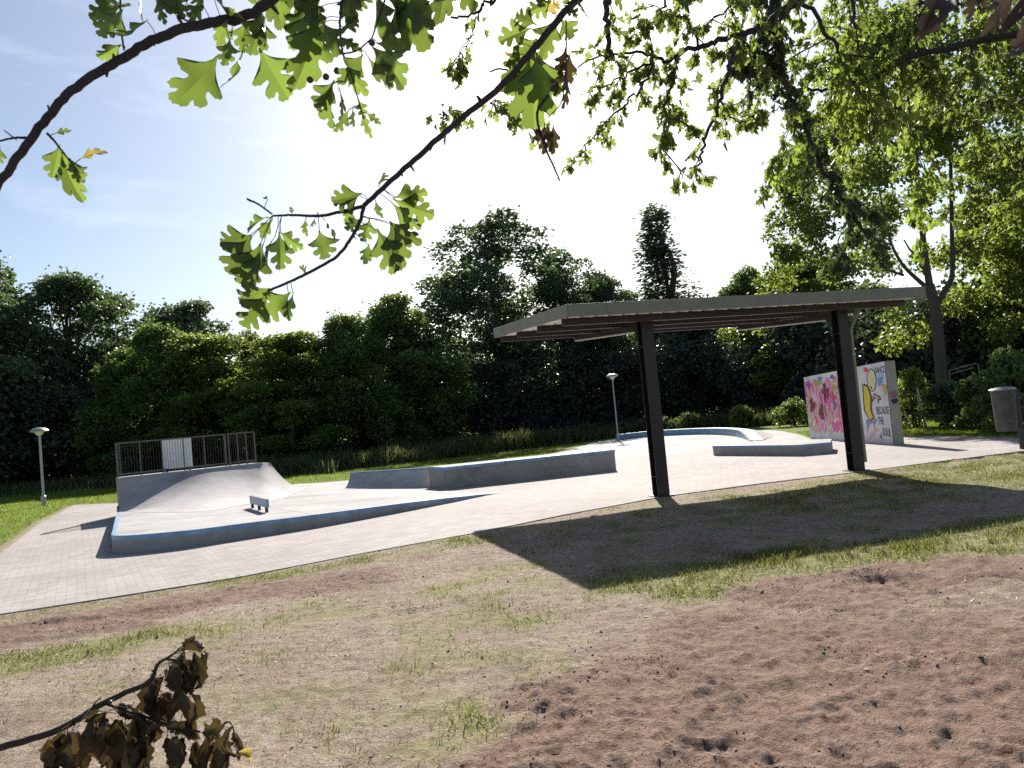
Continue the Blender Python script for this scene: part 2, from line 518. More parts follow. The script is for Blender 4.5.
def ph(x, y):                              # level of the concrete: raised end falling to the paving
    u = (Vector((x, y)) - A0).dot(eu)
    return 0.010 + float(np.interp(u, RU, RHs))
left_foot = G(119, 511, 0.3)
el = (left_foot.to_2d() - A0).normalized()
r1 = (Vector(g2(155, 552)) - A0).normalized()
corner = []
for k in range(6):
    t_ = k / 5
    corner.append((1 - t_) ** 2 * (A0 + el * 0.45) + 2 * t_ * (1 - t_) * A0 + t_ ** 2 * (A0 + r1 * 0.42))
front = [Vector((q_[0], q_[1])) for q_ in spline([g2(q_[0], q_[1]) for q_ in RIM[1:]], 4)]
plaza_poly = [tuple(p) for p in corner + front] + [g2(*q) for q in ((616, 474), (668, 470.5), (712, 466), (787, 458), (832, 453.5))]
plaza_poly += [(9.55, 19.9), (10.6, 21.5), g2(812, 439.5), g2(800, 435), g2(783, 431.5), (11.3, 34.5), (9.0, 38.5), (6.2, 39.5), g2(603, 441), g2(560, 452), (0.5, 29.6), (-3.5, 27.2), g2(345, 481), g2(300, 484.5), (-7.6, 23.5), (-9.2, 21.4), (-10.4, 19.6), (left_foot.x - 0.05, left_foot.y)]
plaza_poly = [(float(a), float(b)) for a, b in plaza_poly]

def inside(P, poly):
    x, y = P[:, 0], P[:, 1]
    c = np.zeros(len(P), bool)
    n = len(poly)
    for i in range(n):
        x1, y1 = poly[i]; x2, y2 = poly[(i + 1) % n]
        if y1 == y2: continue
        c ^= ((y1 > y) != (y2 > y)) & (x < (x2 - x1) * (y - y1) / (y2 - y1) + x1)
    return c
def dist(P, poly, closed=True):
    d = np.full(len(P), 1e9)
    n = len(poly)
    for i in range(n if closed else n - 1):
        a, b = np.array(poly[i]), np.array(poly[(i + 1) % n])
        ab = b - a
        t = np.clip(((P - a) @ ab) / max(ab @ ab, 1e-9), 0, 1)
        d = np.minimum(d, np.hypot(*(P - a - t[:, None] * ab).T))
    return d
def sd(P, poly):
    return np.where(inside(P, poly), -1, 1) * dist(P, poly)

GP = []
for px, py, rx, ry, rot, amp in (
        (60, 652, 1.05, 0.22, 22, 1.0), (10, 668, 0.8, 0.2, 22, 0.7), (300, 572, 1.6, 0.35, 32, 0.34), (420, 553, 1.6, 0.4, 32, 0.36), (190, 590, .9, 0.2, 30, 0.3),
        (860, 500, 3.6, 1.5, 20, 0.35), (985, 470, 2.8, 1.2, 20, 1.0), (900, 545, 2.4, 0.5, 14, 0.6), (1010, 535, 1.6, 0.5, 14, 0.9), (760, 572, 0.9, 0.5, 14, 0.65),
        (620, 700, 0.42, 0.12, -25, 0.75), (560, 690, 0.35, 0.14, 0, 0.5), (660, 590, .7, .3, 10, .35), (480, 640, 0.9, 0.4, 0, 0.35), (480, 735, 0.7, 0.3, 0, 0.45), (360, 700, 1.0, 0.5, 0, 0.25), (1000, 622, 0.5, 0.2, 10, 0.4), (860, 612, .5, .2, 10, .4), (500, 580, 1.2, .5, 20, .3)):
    p = G(px, py)
    GP.append((p.x, p.y, rx, ry, R(rot), amp))
BP = []
for px, py, rx, ry, rot, amp in ((900, 578, 1.15, 0.42, 8, 1.2), (900, 715, 1.35, 0.9, 5, 1.2), (980, 660, 1.2, 1.0, 0, 1.1), (740, 745, 0.9, 0.35, 0, 0.45), (60, 625, 1.9, 0.42, 28, 1.2), (190, 606, 1.2, 0.25, 28, 0.55), (330, 590, 1.0, .3, 28, .3), (450, 590, .8, .4, 10, .4), (690, 640, .8, .4, 0, .2)):
    p = G(px, py)
    BP.append((p.x, p.y, rx, ry, R(rot), amp))
def blobs(P, L):
    o = np.zeros(len(P))
    for x, y, rx, ry, a, amp in L:
        dx, dy = P[:, 0] - x, P[:, 1] - y
        u, v = dx * math.cos(a) + dy * math.sin(a), -dx * math.sin(a) + dy * math.cos(a)
        o += amp * np.exp(-0.5 * ((u / rx) ** 2 + (v / ry) ** 2))
    return o
def bareness(P):
    f = fbm(P[:, 0] * 1.6 + 70, P[:, 1] * 1.6 + 20, 5) - 0.5
    return np.clip((blobs(P, BP) + 1.5 * f - 0.35) * 1.7, 0, 1)
def grassiness(P):
    f = fbm(P[:, 0] * 2.3 + 12, P[:, 1] * 2.3 + 90, 5) - 0.5
    return np.clip(blobs(P, GP) * (1 + 2.2 * f) + 0.14 + 0.8 * f - 0.9 * bareness(P), 0, 1)
def lawnness(P):
    x, y = P[:, 0], P[:, 1]
    l = np.clip((sd(P, paving) - 0.05) / 0.3, 0, 1)
    back = np.clip(((y - 0.53 * x) - 12.5) / 1.0, 0, 1)      # beyond the paved strip
    right = np.clip((x - 10.5) / 0.8, 0, 1) * np.clip((y - 16.2) / 0.8, 0, 1)
    return l * np.maximum(back, right)

# ------------------------------------------------------------------ the ground
th = np.concatenate([np.linspace(-180, -50, 27)[:-1], np.arange(-50, 45, 0.16), np.linspace(45, 180, 28)[:-1]]) * math.pi / 180
rr = [0.25, 0.6, 1.0, 1.4, 1.8, 2.1]
while rr[-1] < 16.5: rr.append(rr[-1] * 1.0062)
while rr[-1] < 60: rr.append(rr[-1] * 1.03)
while rr[-1] < 1500: rr.append(rr[-1] * 1.2)
rr = np.array(rr)
TT, RR = np.meshgrid(th, rr)
P2 = np.stack([(RR * np.sin(TT)).ravel(), (RR * np.cos(TT)).ravel()], axis=1)
nearm = np.hypot(P2[:, 0], P2[:, 1]) < 70
gr, ba, la = np.zeros(len(P2)), np.zeros(len(P2)), np.ones(len(P2))
gr[nearm], ba[nearm], la[nearm] = grassiness(P2[nearm]), bareness(P2[nearm]), lawnness(P2[nearm])
dpv, dpl = np.full(len(P2), 50.0), np.full(len(P2), 50.0)
dpv[nearm], dpl[nearm] = sd(P2[nearm], paving), sd(P2[nearm], plaza_poly)
Z = 0.05 * (fbm(P2[:, 0] * 0.5, P2[:, 1] * 0.5, 3) - 0.5)
Z += 0.020 * (fbm(P2[:, 0] * 3 + 9, P2[:, 1] * 3, 4) - 0.5) * (0.6 + 0.6 * ba)
Z += 0.015 * (fbm(P2[:, 0] * 38 + 3, P2[:, 1] * 38, 2) - 0.5) * (0.35 + 0.9 * ba)
Z += 0.015 * (fbm(P2[:, 0] * 14 + 3, P2[:, 1] * 14, 3) - 0.5) * (0.5 + 0.9 * ba)
# loosened crumbly soil: sharp-edged clods in drifts, mostly where the ground is bare
def ridged(x, y, o=4):
    s_, a_, t_ = 0, 1.0, 0
    for i in range(o):
        n_ = 1 - np.abs(2 * vn(x * 2.1 ** i + 31 * i, y * 2.1 ** i + 7 * i) - 1)
        s_ = s_ + a_ * n_ ** 2; t_ += a_; a_ *= 0.55
    return s_ / t_
drift = np.clip((fbm(P2[:, 0] * 1.5 + 4, P2[:, 1] * 2.3 + 8, 4) - 0.47) * 6, 0, 1)
Z += (0.050 * ridged(P2[:, 0] * 4.5, P2[:, 1] * 6.5) - 0.016) * drift * (0.18 + 0.82 * ba)
Z += 0.014 * ridged(P2[:, 0] * 13 + 60, P2[:, 1] * 16) * (0.25 + 0.75 * ba)
rs = np.random.RandomState(5)
# footprints and hollows trodden into the loose soil
for _ in range(520):
    k = rs.rand()
    if k < 0.62: q = G(rs.uniform(520, 1040), rs.uniform(585, 790))
    elif k < 0.75: q = G(rs.uniform(830, 1024), rs.uniform(560, 600))
    else: q = G(rs.uniform(-20, 620), rs.uniform(585, 780))
    a = rs.uniform(0, math.pi)
    L_, W_ = rs.uniform(0.05, 0.13), rs.uniform(0.025, 0.05)
    sel = np.where((np.abs(P2[:, 0] - q.x) < 0.4) & (np.abs(P2[:, 1] - q.y) < 0.4))[0]
    dx, dy = P2[sel, 0] - q.x, P2[sel, 1] - q.y
    u, v = (dx * math.cos(a) + dy * math.sin(a)) / L_, (-dx * math.sin(a) + dy * math.cos(a)) / W_
    e = u * u + v * v
    dep = rs.uniform(0.003, 0.013) * (0.35 + 0.65 * ba[sel])
    Z[sel] += dep * (-np.exp(-0.5 * e ** 1.5) + 0.45 * np.exp(-0.5 * (np.sqrt(e) - 1.9) ** 2 / 0.2))
# spade ridges and ruts
for (a, b, hgt, wid) in (((835, 573), (1020, 586), 0.045, 0.07), ((860, 583), (1024, 578), -0.03, 0.06), ((700, 690), (1010, 655), 0.02, 0.05), ((640, 760), (900, 690), 0.02, 0.06), ((0, 628), (220, 600), 0.03, 0.06), ((20, 640), (160, 622), 0.02, 0.05), ((360, 618), (470, 600), 0.02, 0.05), ((900, 475), (1024, 490), -0.03, 0.05)):
    p, q = G(*a), G(*b)
    dd = dist(P2, [(p.x, p.y), (q.x, q.y)], False)
    wob = 0.10 * (fbm(P2[:, 0] * 4, P2[:, 1] * 4, 3) - 0.5)
    Z += hgt * np.exp(-0.5 * ((dd + wob) / wid) ** 2) * (0.4 + fbm(P2[:, 0] * 5, P2[:, 1] * 5 + 40, 2))
Z *= np.clip((95 - RR.ravel()) / 60, 0, 1)
edge = np.clip((dpv + 0.02) / 0.35, 0, 1)
spill = 0.10 * (fbm(P2[:, 0] * 2.2 + 50, P2[:, 1] * 2.2, 4) - 0.62)   # soil creeping over the edge of the paving here and there
dpe = dpv + spill
Z = Z * edge + 0.008 * np.clip(1 - dpv / 0.5, 0, 1) * (dpv > -0.2)
Z = np.where(dpe < 0, np.maximum(-0.08, Z + dpe * 0.8), Z)
Z = np.where((dpl < 0.0) & (dpv > 0), np.maximum(-0.08, dpl * 0.8), Z)
nr, nt_ = len(rr), len(th)
idx = np.arange(nr * nt_).reshape(nr, nt_)
q = np.stack([idx[:-1], np.roll(idx, -1, 1)[:-1], np.roll(idx, -1, 1)[1:], idx[1:]], axis=-1).reshape(-1, 4)[:, ::-1]
loops = q.ravel()
centre = idx[0]
V = np.concatenate([P2, Z[:, None]], axis=1)
loops = np.concatenate([loops, centre[::-1]])
starts = np.concatenate([np.arange(len(q)) * 4, [len(q) * 4]])
totals = np.concatenate([np.full(len(q), 4), [len(centre)]])
ground = bulk('ground', V, loops, starts, totals, M['ground'], smooth=True)
tag(ground, kind='structure')
for nm, arr in (('grass', gr), ('bare', ba), ('lawn', la)):
    a_ = ground.data.attributes.new(nm, 'FLOAT', 'POINT')
    a_.data.foreach_set('value', arr.astype(np.float32))

# the paving: one flat sheet with a thickness, concrete edging kerb along the lawn
mb = MB()
mb.prism(paving, -0.12, 0.016)
tag(mb.build('paving', M['pavers'], smooth=False), kind='structure')
mb = MB()
for i in range(1, len(near_edge) - 2):
    a, b = Vector(near_edge[i]), Vector(near_edge[i + 1])
    d = (b - a).normalized()
    nrm = Vector((d.y, -d.x))
    a1, b1 = a + nrm * 0.004, b + nrm * 0.004
    mb.prism([tuple(a1), tuple(a1 + nrm * 0.055), tuple(b1 + nrm * 0.055), tuple(b1)], -0.12, 0.021)
tag(mb.build('kerb', M['conc']), kind='structure')

# the concrete plaza
import bmesh
bm = bmesh.new()
dense = []
n_ = len(plaza_poly)
for i in range(n_):
    a, b = Vector(plaza_poly[i]), Vector(plaza_poly[(i + 1) % n_])
    k = max(1, int((b - a).length / 0.8))
    dense += [a + (b - a) * (j / k) for j in range(k)]
bv = [bm.verts.new((p.x, p.y, 0)) for p in dense]
face = bm.faces.new(bv)
bmesh.ops.triangulate(bm, faces=[face])
bmesh.ops.bisect_plane(bm, geom=bm.verts[:] + bm.edges[:] + bm.faces[:], plane_co=(E0.x, E0.y, 0), plane_no=(eu.x, eu.y, 0))
for u_ in RU[1:-1]:
    c_u = A0 + eu * u_
    bmesh.ops.bisect_plane(bm, geom=bm.verts[:] + bm.edges[:] + bm.faces[:], plane_co=(c_u.x, c_u.y, 0), plane_no=(eu.x, eu.y, 0))
for v in bm.verts: v.co.z = ph(v.co.x, v.co.y)
be = [e for e in bm.edges if e.is_boundary]
ex = bmesh.ops.extrude_edge_only(bm, edges=be)
for v in ex['geom']:
    if isinstance(v, bmesh.types.BMVert): v.co.z = -0.11
bmesh.ops.recalc_face_normals(bm, faces=bm.faces[:])
me = bpy.data.meshes.new('concrete_plaza')
bm.to_mesh(me)
bm.free()
me.materials.append(M['plaza'])
plaza = link_mesh('concrete_plaza', me)
tag(plaza, kind='structure')
# worn blue band painted along the raised rim, and the grey riser under it
mb = MB()
rim = [left_foot.to_2d(), left_foot.to_2d().lerp(A0, 0.5)] + corner + front
def rim_out(i):
    a, b = rim[max(0, i - 1)], rim[min(len(rim) - 1, i + 1)]
    d = (b - a).normalized()
    return Vector((d.y, -d.x))
rows = []
for i, p in enumerate(rim):
    o_ = rim_out(i)
    h = ph(p.x, p.y)
    lo = max(0.012, h - 0.075)
    a, b, c = p - o_ * 0.055, p + o_ * 0.004, p + o_ * 0.004
    rows.append([(a.x, a.y, h + 0.004), (b.x, b.y, h + 0.004), (c.x, c.y, lo)])
mb.grid([[r_[2 - j] for j in range(3)] for r_ in rows])
mb.build('painted_edge', M['blue'], plaza)
mb = MB()
rows = []
for i, p in enumerate(rim):
    o_ = rim_out(i)
    h = ph(p.x, p.y)
    b = p + o_ * 0.003
    rows.append([(b.x, b.y, -0.02), (b.x, b.y, max(0.010, h - 0.070))])
mb.grid(rows)
mb.build('riser', M['conc'], plaza)

# ------------------------------------------------------------------ skate ramps
# quarter pipe with a platform
K1, K2 = D(120, 478.5, 18.3), D(262.5, 463.5, 20.0)
zc = 0.5 * (K1.z + K2.z)
K1.z = K2.z = zc
qp = thing('quarter_pipe', 'tall curved concrete quarter pipe under the railing, half in shadow', 'skate ramp', (K1.x, K1.y, 0))
cdir = (K2 - K1).to_2d().normalized()
cn = Vector((cdir.y, -cdir.x))            # towards the viewer
Bs = [G(119, 511, 0.29), G(158, 512, 0.28), G(205, 511, 0.26), G(252, 504, 0.22), G(284, 498.5, 0.19), G(309, 486.5, 0.13)]
As = [R(80), R(74), R(60), R(42), R(36), R(36)]
Ts = [K1, K1.lerp(K2, 0.28), K1.lerp(K2, 0.58), K1.lerp(K2, 0.86), K2, K2 + Vector((0.12, 0.25, 0))]
Bc, Tc, Ac = spline([tuple(p) for p in Bs], 6), spline([tuple(p) for p in Ts], 6), spline([(p,) for p in As], 6)
rows = []
NR = 18
for j in range(len(Bc)):
    b, t_ = Bc[j], Tc[j]
    zb = ph(b[0], b[1]) + 0.004
    row = []
    for i in range(NR + 1):
        k = i / NR
        am = float(Ac[j][0]); ang = k * am
        hx, hz = math.sin(ang) / math.sin(am), (1 - math.cos(ang)) / (1 - math.cos(am))
        row.append((b[0] + (t_[0] - b[0]) * hx, b[1] + (t_[1] - b[1]) * hx, zb + (t_[2] - zb) * hz))
    rows.append(row)
mb = MB(qp.location)
mb.grid(rows)
for row in (rows[0], rows[-1]):           # close the two ends
    ring = row + [(row[-1][0], row[-1][1], -0.05), (row[0][0], row[0][1], -0.05)]
    mb.add(ring, [list(range(len(ring)))])
mb.build('transition', M['ramp'], qp)
back = -cn * 1.75
top = [K1.to_2d(), K2.to_2d(), K2.to_2d() + Vector((0.12, 0.25)), K2.to_2d() + back + cdir * 0.1, K1.to_2d() + back]
mb = MB(qp.location)
mb.prism([tuple(p) for p in top], -0.05, zc - 0.004)
mb.build('platform', M['conc'], qp, 0.01)
mb = MB(qp.location)
mb.tube([K1 + Vector((0, 0, 0.0)), K2], 0.028, 10)
mb.build('coping', M['steel'], qp)

# railing on the platform
rl = thing('railing', 'long dark railing of thin vertical bars on top of the quarter pipe', 'railing', (K1.x, K1.y, zc))
def onback(px, off):                      # point on a line behind the coping, seen at this column
    o2 = K1.to_2d() - cn * off
    # intersect the sight plane of the column with the line
    d = ray(px, 465)
    A = np.array([[d.x, -cdir.x], [d.y, -cdir.y]])
    s_ = np.linalg.solve(A, np.array([o2.x, o2.y]))
    return Vector((o2.x + cdir.x * s_[1], o2.y + cdir.y * s_[1], zc))
RH = 0.86
up = Vector((0, 0, 1))
a, b = onback(117, 1.25), onback(227, 1.25)
c, d_ = onback(230, 1.27), onback(256.5, 1.27)
lb = a - Vector((cn.x, cn.y, 0)) * 0.40 + Vector((cdir.x, cdir.y, 0)) * 0.1
def panel(p, q_, n_main, n_bar, parent):
    fr = MB(rl.location)
    fr.bar(p + up * RH, q_ + up * RH, 0.045, 0.035)
    fr.bar(p + up * 0.07, q_ + up * 0.07, 0.035, 0.03)
    for q0 in (p, q_): fr.bar(q0 + up * 0.06, q0 + up * (RH + 0.012), 0.03, 0.028, up=(cdir.x, cdir.y, 0))
    f_ = fr.build('rail_frame', M['rail'], parent)
    for k in range(n_main + 1):
        pp = p.lerp(q_, 0.008 + 0.984 * k / n_main) - Vector((cn.x, cn.y, 0)) * 0.004
        pm = MB(rl.location)
        pm.bar(pp + up * -0.01, pp + up * (RH - 0.02), 0.04, 0.03, up=(cdir.x, cdir.y, 0))
        pm.build('post', M['rail'], parent)
    bm_ = MB(rl.location)
    for k in range(1, n_bar):
        pp = p.lerp(q_, k / n_bar)
        bm_.bar(pp + up * 0.085, pp + up * (RH - 0.018), 0.007, 0.007, up=(cdir.x, cdir.y, 0))
    bm_.build('bars', M['darkrail'], parent)
panel(a, b, 5, 40, rl)
panel(c, d_, 3, 12, rl)
panel(a - Vector((cn.x, cn.y, 0)) * 0.05, lb, 1, 6, rl)

p1, p2 = onback(163.5, 1.40), onback(193, 1.40)
bd = thing('notice_board', 'blank pale sheet standing upright behind the bars of the railing', 'board', p1)
mb = MB(p1)
mid = p1.lerp(p2, 0.5)
hx = (p2 - p1) * 0.5
mb.obox(mid + up * 0.46, hx, Vector((cn.x, cn.y, 0)) * 0.012, up * 0.38)
mb.build('sheet', M['white'], bd, 0.004)
for k in (-0.8, 0.8):
    mb = MB(p1)
    mb.obox(mid + hx * k + up * 0.04 - Vector((cn.x, cn.y, 0)) * 0.02, Vector((cdir.x, cdir.y, 0)) * 0.03, Vector((cn.x, cn.y, 0)) * 0.06, up * 0.04)
    mb.build('foot', M['darkrail'], bd)

# low flat bar
f0, f1 = G(251.5, 508.5, 0.22), G(268.5, 515.0, 0.20)
z0 = ph(f0.x, f0.y)
fb = thing('grind_rail', 'low blue flat bar on short legs in front of the quarter pipe', 'grind rail', (f0.x, f0.y, z0))
fd = (f1 - f0); fd.z = 0
L_ = fd.length; fd.normalize()
p = Vector((f0.x, f0.y, z0))
p_end = Vector((f1.x, f1.y, ph(f1.x, f1.y)))
mb = MB(p)
mb.bar(p + up * 0.17, p_end + up * 0.17, 0.05, 0.15)
mb.build('bar', M['bluegrey'], fb, 0.008)
mb = MB(p)
mb.bar(p + up * 0.2485, p_end + up * 0.2485, 0.062, 0.007)
mb.build('top_plate', M['rail'], fb)
for k in (0.08, 0.5, 0.92):
    mb = MB(p)
    o_ = p.lerp(p_end, k)
    mb.bar(o_ - up * 0.005, o_ + up * 0.102, 0.05, 0.05, up=(fd.x, fd.y, 0))
    mb.build('leg', M['darkrail'], fb)

# long box
b1, b2 = g2(444.5, 489.5), g2(616.5, 470.5)
b1, b2 = Vector(b1), Vector(b2)
bd_ = (b2 - b1).normalized(); bn = Vector((-bd_.y, bd_.x))
bx = thing('skate_box', 'long concrete box with blue top edge, the biggest block on the plaza', 'skate box', (b1.x, b1.y, 0))
BH = 0.545
wl = bn * 1.0 - bd_ * 0.25
bp = [tuple(b1), tuple(b2), tuple(b2 + bn * 0.95), tuple(b1 + wl)]
mb = MB(bx.location); mb.prism(bp, -0.02, BH); mb.build('block', M['conc'], bx, 0.008)
mb = MB(bx.location)
a, b = b1 - bn * 0.004 - bd_ * 0.004, b2 - bn * 0.004
mb.obox(((a + b) / 2).to_3d() + up * (BH - 0.035), ((b - a) / 2).to_3d(), bn.to_3d() * 0.035, up * 0.0385)
mb.build('edge_band', M['blue'], bx)
mb = MB(bx.location)
a, b = b1 - bd_ * 0.004 + bn * 0.04, b1 + wl - bd_ * 0.004
mb.bar(a.to_3d() + up * (BH - 0.03), b.to_3d() + up * (BH - 0.03), 0.012, 0.068)
mb.build('edge_band', M['blue'], bx)

# small quarter pipe against the box
q1, q2 = D(350, 473, 21.3), D(432, 468.0, 20.2)
q2.z = q1.z = 0.5 * (q1.z + q2.z)
sb1, sb2 = G(343, 491.5, 0.05), G(409, 488, 0.03)
kq = thing('low_quarter_pipe', 'low concrete quarter pipe leaning on the left end of the long box', 'skate ramp', (q1.x, q1.y, 0))
rows = []
for j in range(13):
    k = j / 12
    tb = sb1.lerp(sb2, k); tt = q1.lerp(q2, k)
    row = []
    zb = ph(tb.x, tb.y) + 0.003
    for i in range(13):
        s_ = i / 12
        ang = s_ * R(70)
        hx, hz = math.sin(ang) / math.sin(R(70)), (1 - math.cos(ang)) / (1 - math.cos(R(70)))
        row.append((tb.x + (tt.x - tb.x) * hx, tb.y + (tt.y - tb.y) * hx, zb + (tt.z - zb) * hz))
    rows.append(row)
mb = MB(kq.location)
mb.grid(rows)
for row in (rows[0], rows[-1]):
    ring = row + [(row[-1][0], row[-1][1], -0.03), (row[0][0], row[0][1], -0.03)]
    mb.add(ring, [list(range(len(ring)))])
mb.build('transition', M['ramp'], kq)
mb = MB(kq.location)
qd = (q2 - q1).to_2d().normalized(); qn = Vector((-qd.y, qd.x))
mb.prism([tuple(q1.to_2d()), tuple(q2.to_2d()), tuple(q2.to_2d() + qn * 0.5), tuple(q1.to_2d() + qn * 0.5)], -0.02, q1.z - 0.004)
mb.build('platform', M['conc'], kq, 0.01)
mb = MB(kq.location)
mb.tube([q1, q2], 0.025, 8)
mb.build('coping', M['blue'], kq)

# far curved ledge
pts = [g2(*q_) for q_ in ((622, 440.2), (642, 437.8), (663, 436.2), (690, 435.0), (712, 434.8), (730, 436.0), (742, 438.5), (750, 441.6))]
pts = [Vector((p_[0], p_[1])) for p_ in spline(pts, 5)]
ce = thing('curved_ledge', 'long curved blue ledge at the far end of the plaza', 'skate ledge', (pts[0].x, pts[0].y, 0))
ins, outs = [], []
for i, p_ in enumerate(pts):
    d = (pts[min(i + 1, len(pts) - 1)] - pts[max(0, i - 1)]).normalized()
    nn = Vector((-d.y, d.x))
    if i == 0: pass
    ins.append(p_); outs.append(p_ + nn * 0.45)
def strip(mb, ins, outs, z0, z1s):
    n = len(ins)
    vs = []
    for i in range(n):
        vs += [(ins[i].x, ins[i].y, z0), (ins[i].x, ins[i].y, z1s[i]), (outs[i].x, outs[i].y, z1s[i]), (outs[i].x, outs[i].y, z0)]
    fs = []
    for i in range(n - 1):
        a, b = 4 * i, 4 * i + 4
        for k in range(4): fs.append([a + k, a + (k + 1) % 4, b + (k + 1) % 4, b + k])
    fs += [[0, 1, 2, 3], [4 * n - 1, 4 * n - 2, 4 * n - 3, 4 * n - 4]]
    mb.add(vs, fs)
nP = len(pts)
hs = [0.29 * min(1.0, (nP - 1 - i) / 7.0 + 0.12) for i in range(nP)]
mb = MB(ce.location); strip(mb, ins, outs, -0.02, hs); mb.build('block', M['blue'], ce)
mb = MB(ce.location)
cap_in = [a.lerp(b, -0.02) for a, b in zip(ins, outs)]; cap_out = [a.lerp(b, 0.25) for a, b in zip(ins, outs)]
vs = []
for i in range(nP): vs += [(cap_in[i].x, cap_in[i].y, hs[i] + 0.004), (cap_out[i].x, cap_out[i].y, hs[i] + 0.004)]
mb.add(vs, [[2 * i, 2 * i + 2, 2 * i + 3, 2 * i + 1] for i in range(nP - 1)])
mb.build('edge_band', M['conc'], ce)
# gentle concrete bank behind it
mb = MB()
bank_in = [o_.copy() for o_ in outs]
rows = []
for k in range(7):
    s_ = k / 6
    rows.append([(o_.x + (0.35 if True else 0) * s_ * 4, o_.y + s_ * 2.2, max(0.012, hs[i] * 0.92 * (1 - s_ ** 1.5)) - 0.02 * s_) for i, o_ in enumerate(outs)])
mb.grid(rows)
bank = mb.build('bank', M['plaza'], ce)
for v in bank.data.vertices: v.co -= ce.location

# pointed low ledge
pl = [g2(713.5, 456.0), g2(799, 456.5), g2(832, 453.8)]
pl3 = [Vector(p_) for p_ in pl]
plan = [tuple(p_) for p_ in pl3] + [(pl3[2].x + 0.55, pl3[2].y + 1.25), (pl3[0].x + 1.15, pl3[0].y + 0.75)]
ml = thing('low_ledge', 'low pointed concrete ledge between the shelter posts', 'skate ledge', (pl3[1].x, pl3[1].y, 0))
mb = MB(ml.location); mb.prism(plan, -0.01, 0.285); mb.build('block', M['conc'], ml, 0.008)
mb = MB(ml.location)
for a, b in ((pl3[0], pl3[1]), (pl3[1], pl3[2])):
    d = (b - a).normalized(); nn = Vector((-d.y, d.x))
    mb.bar((a - nn * -0.02).to_3d() + up * 0.2565, (b + nn * 0.02).to_3d() + up * 0.2565, 0.048, 0.064)
mb.build('edge_band', M['bluegrey'], ml)

# ------------------------------------------------------------------ lamps
def lamp(name, base, H, label):
    t = thing(name, label, 'street lamp', base, group='mushroom lamps round the skate park')
    mb = MB(); mb.lathe((0, 0, 0), [(0.085, -0.05), (0.085, 0.35), (0.055, 0.38), (0.042, 0.42), (0.036, H - 0.12), (0.03, H - 0.1)], 16)
    mb.build('pole', M['steel'], t)
    mb = MB(); mb.lathe((0, 0, H - 0.02), [(0.300, -0.035), (0.305, -0.015), (0.27, 0.025), (0.2, 0.075), (0.08, 0.105), (0.0, 0.11)], 28, False)
    mb.build('lamp_cap', M['steel'], t)
    mb = MB(); mb.lathe((0, 0, H - 0.02), [(0.05, -0.19), (0.11, -0.15), (0.13, -0.08), (0.285, -0.036)], 28)
    mb.build('lamp_glass', M['opalwhite'], t)
    return t
lb_ = G(44, 506)
lamp('street_lamp', lb_, D(38, 430, lb_.y).z, 'grey lamp post with mushroom head on the bright lawn left of the railing')
lb_ = G(618.5, 441)
lamp('street_lamp', lb_, D(611, 375.5, lb_.y).z, 'grey lamp post with mushroom head beyond the curved blue ledge, beside the shelter post')

# ------------------------------------------------------------------ shelter
C1 = Vector((0.98, 11.9, 0))
es = Vector((0.9613, 0.2755, 0)); en = Vector((-0.2755, 0.9613, 0))
SL, SDp = 6.92, 4.5
TIL = 0.24 / 4.5
def S(s_, n_, z=0.0):                     # along the roof, into its depth, height over the near eave
    return C1 + es * s_ + en * n_ + up * (3.10 + TIL * n_ + z)
sh = thing('shelter', 'open shelter with a flat cantilever roof on two dark steel posts', 'shelter', (C1.x, C1.y, 0))
so_ = sh.location
def fascia(a, b, w=0.03):
    mb = MB(so_); mb.bar(a, b, w, 0.2); return mb.build('fascia', M['fascia'], sh, 0.004)
fascia(S(0, 0, 0.10), S(SL, 0, 0.10))
fascia(S(0, SDp, 0.10), S(SL, SDp, 0.10))
fascia(S(-0.017, -0.015, 0.10), S(-0.017, SDp + 0.015, 0.10))
fascia(S(SL + 0.017, -0.015, 0.10), S(SL + 0.017, SDp + 0.015, 0.10))
mb = MB(so_)                              # ribbed roof sheet
prof, sx = [], -0.001
while sx < SL - 0.2:
    prof += [(sx, 0.015), (sx + 0.05, 0.05), (sx + 0.10, 0.05), (sx + 0.15, 0.015)]
    sx += 0.25
rows = [[S(x_, 0.0155, z_) for x_, z_ in prof + [(SL + 0.001, 0.015)]], [S(x_, SDp - 0.0155, z_) for x_, z_ in prof + [(SL + 0.001, 0.015)]]]
mb.grid(rows)
ob = mb.build('roof_sheet', M['sheet'], sh, smooth=False)
sm = ob.modifiers.new('thick', 'SOLIDIFY'); sm.thickness = 0.004
PB = [Vector(g2(661, 496.5)), Vector(g2(857.5, 471.5))]
pos = []
for p_ in PB:
    r_ = p_ - C1.to_2d()
    pos.append((r_.dot(es.to_2d()), r_.dot(en.to_2d())))
pn = 0.5 * (pos[0][1] + pos[1][1])
for n_ in (0.45, 1.75, 3.05, 4.25):
    mb = MB(so_); mb.bar(S(0.05, n_, -0.048), S(SL - 0.05, n_, -0.048), 0.07, 0.118); mb.build('purlin', M['brown'], sh, 0.004)
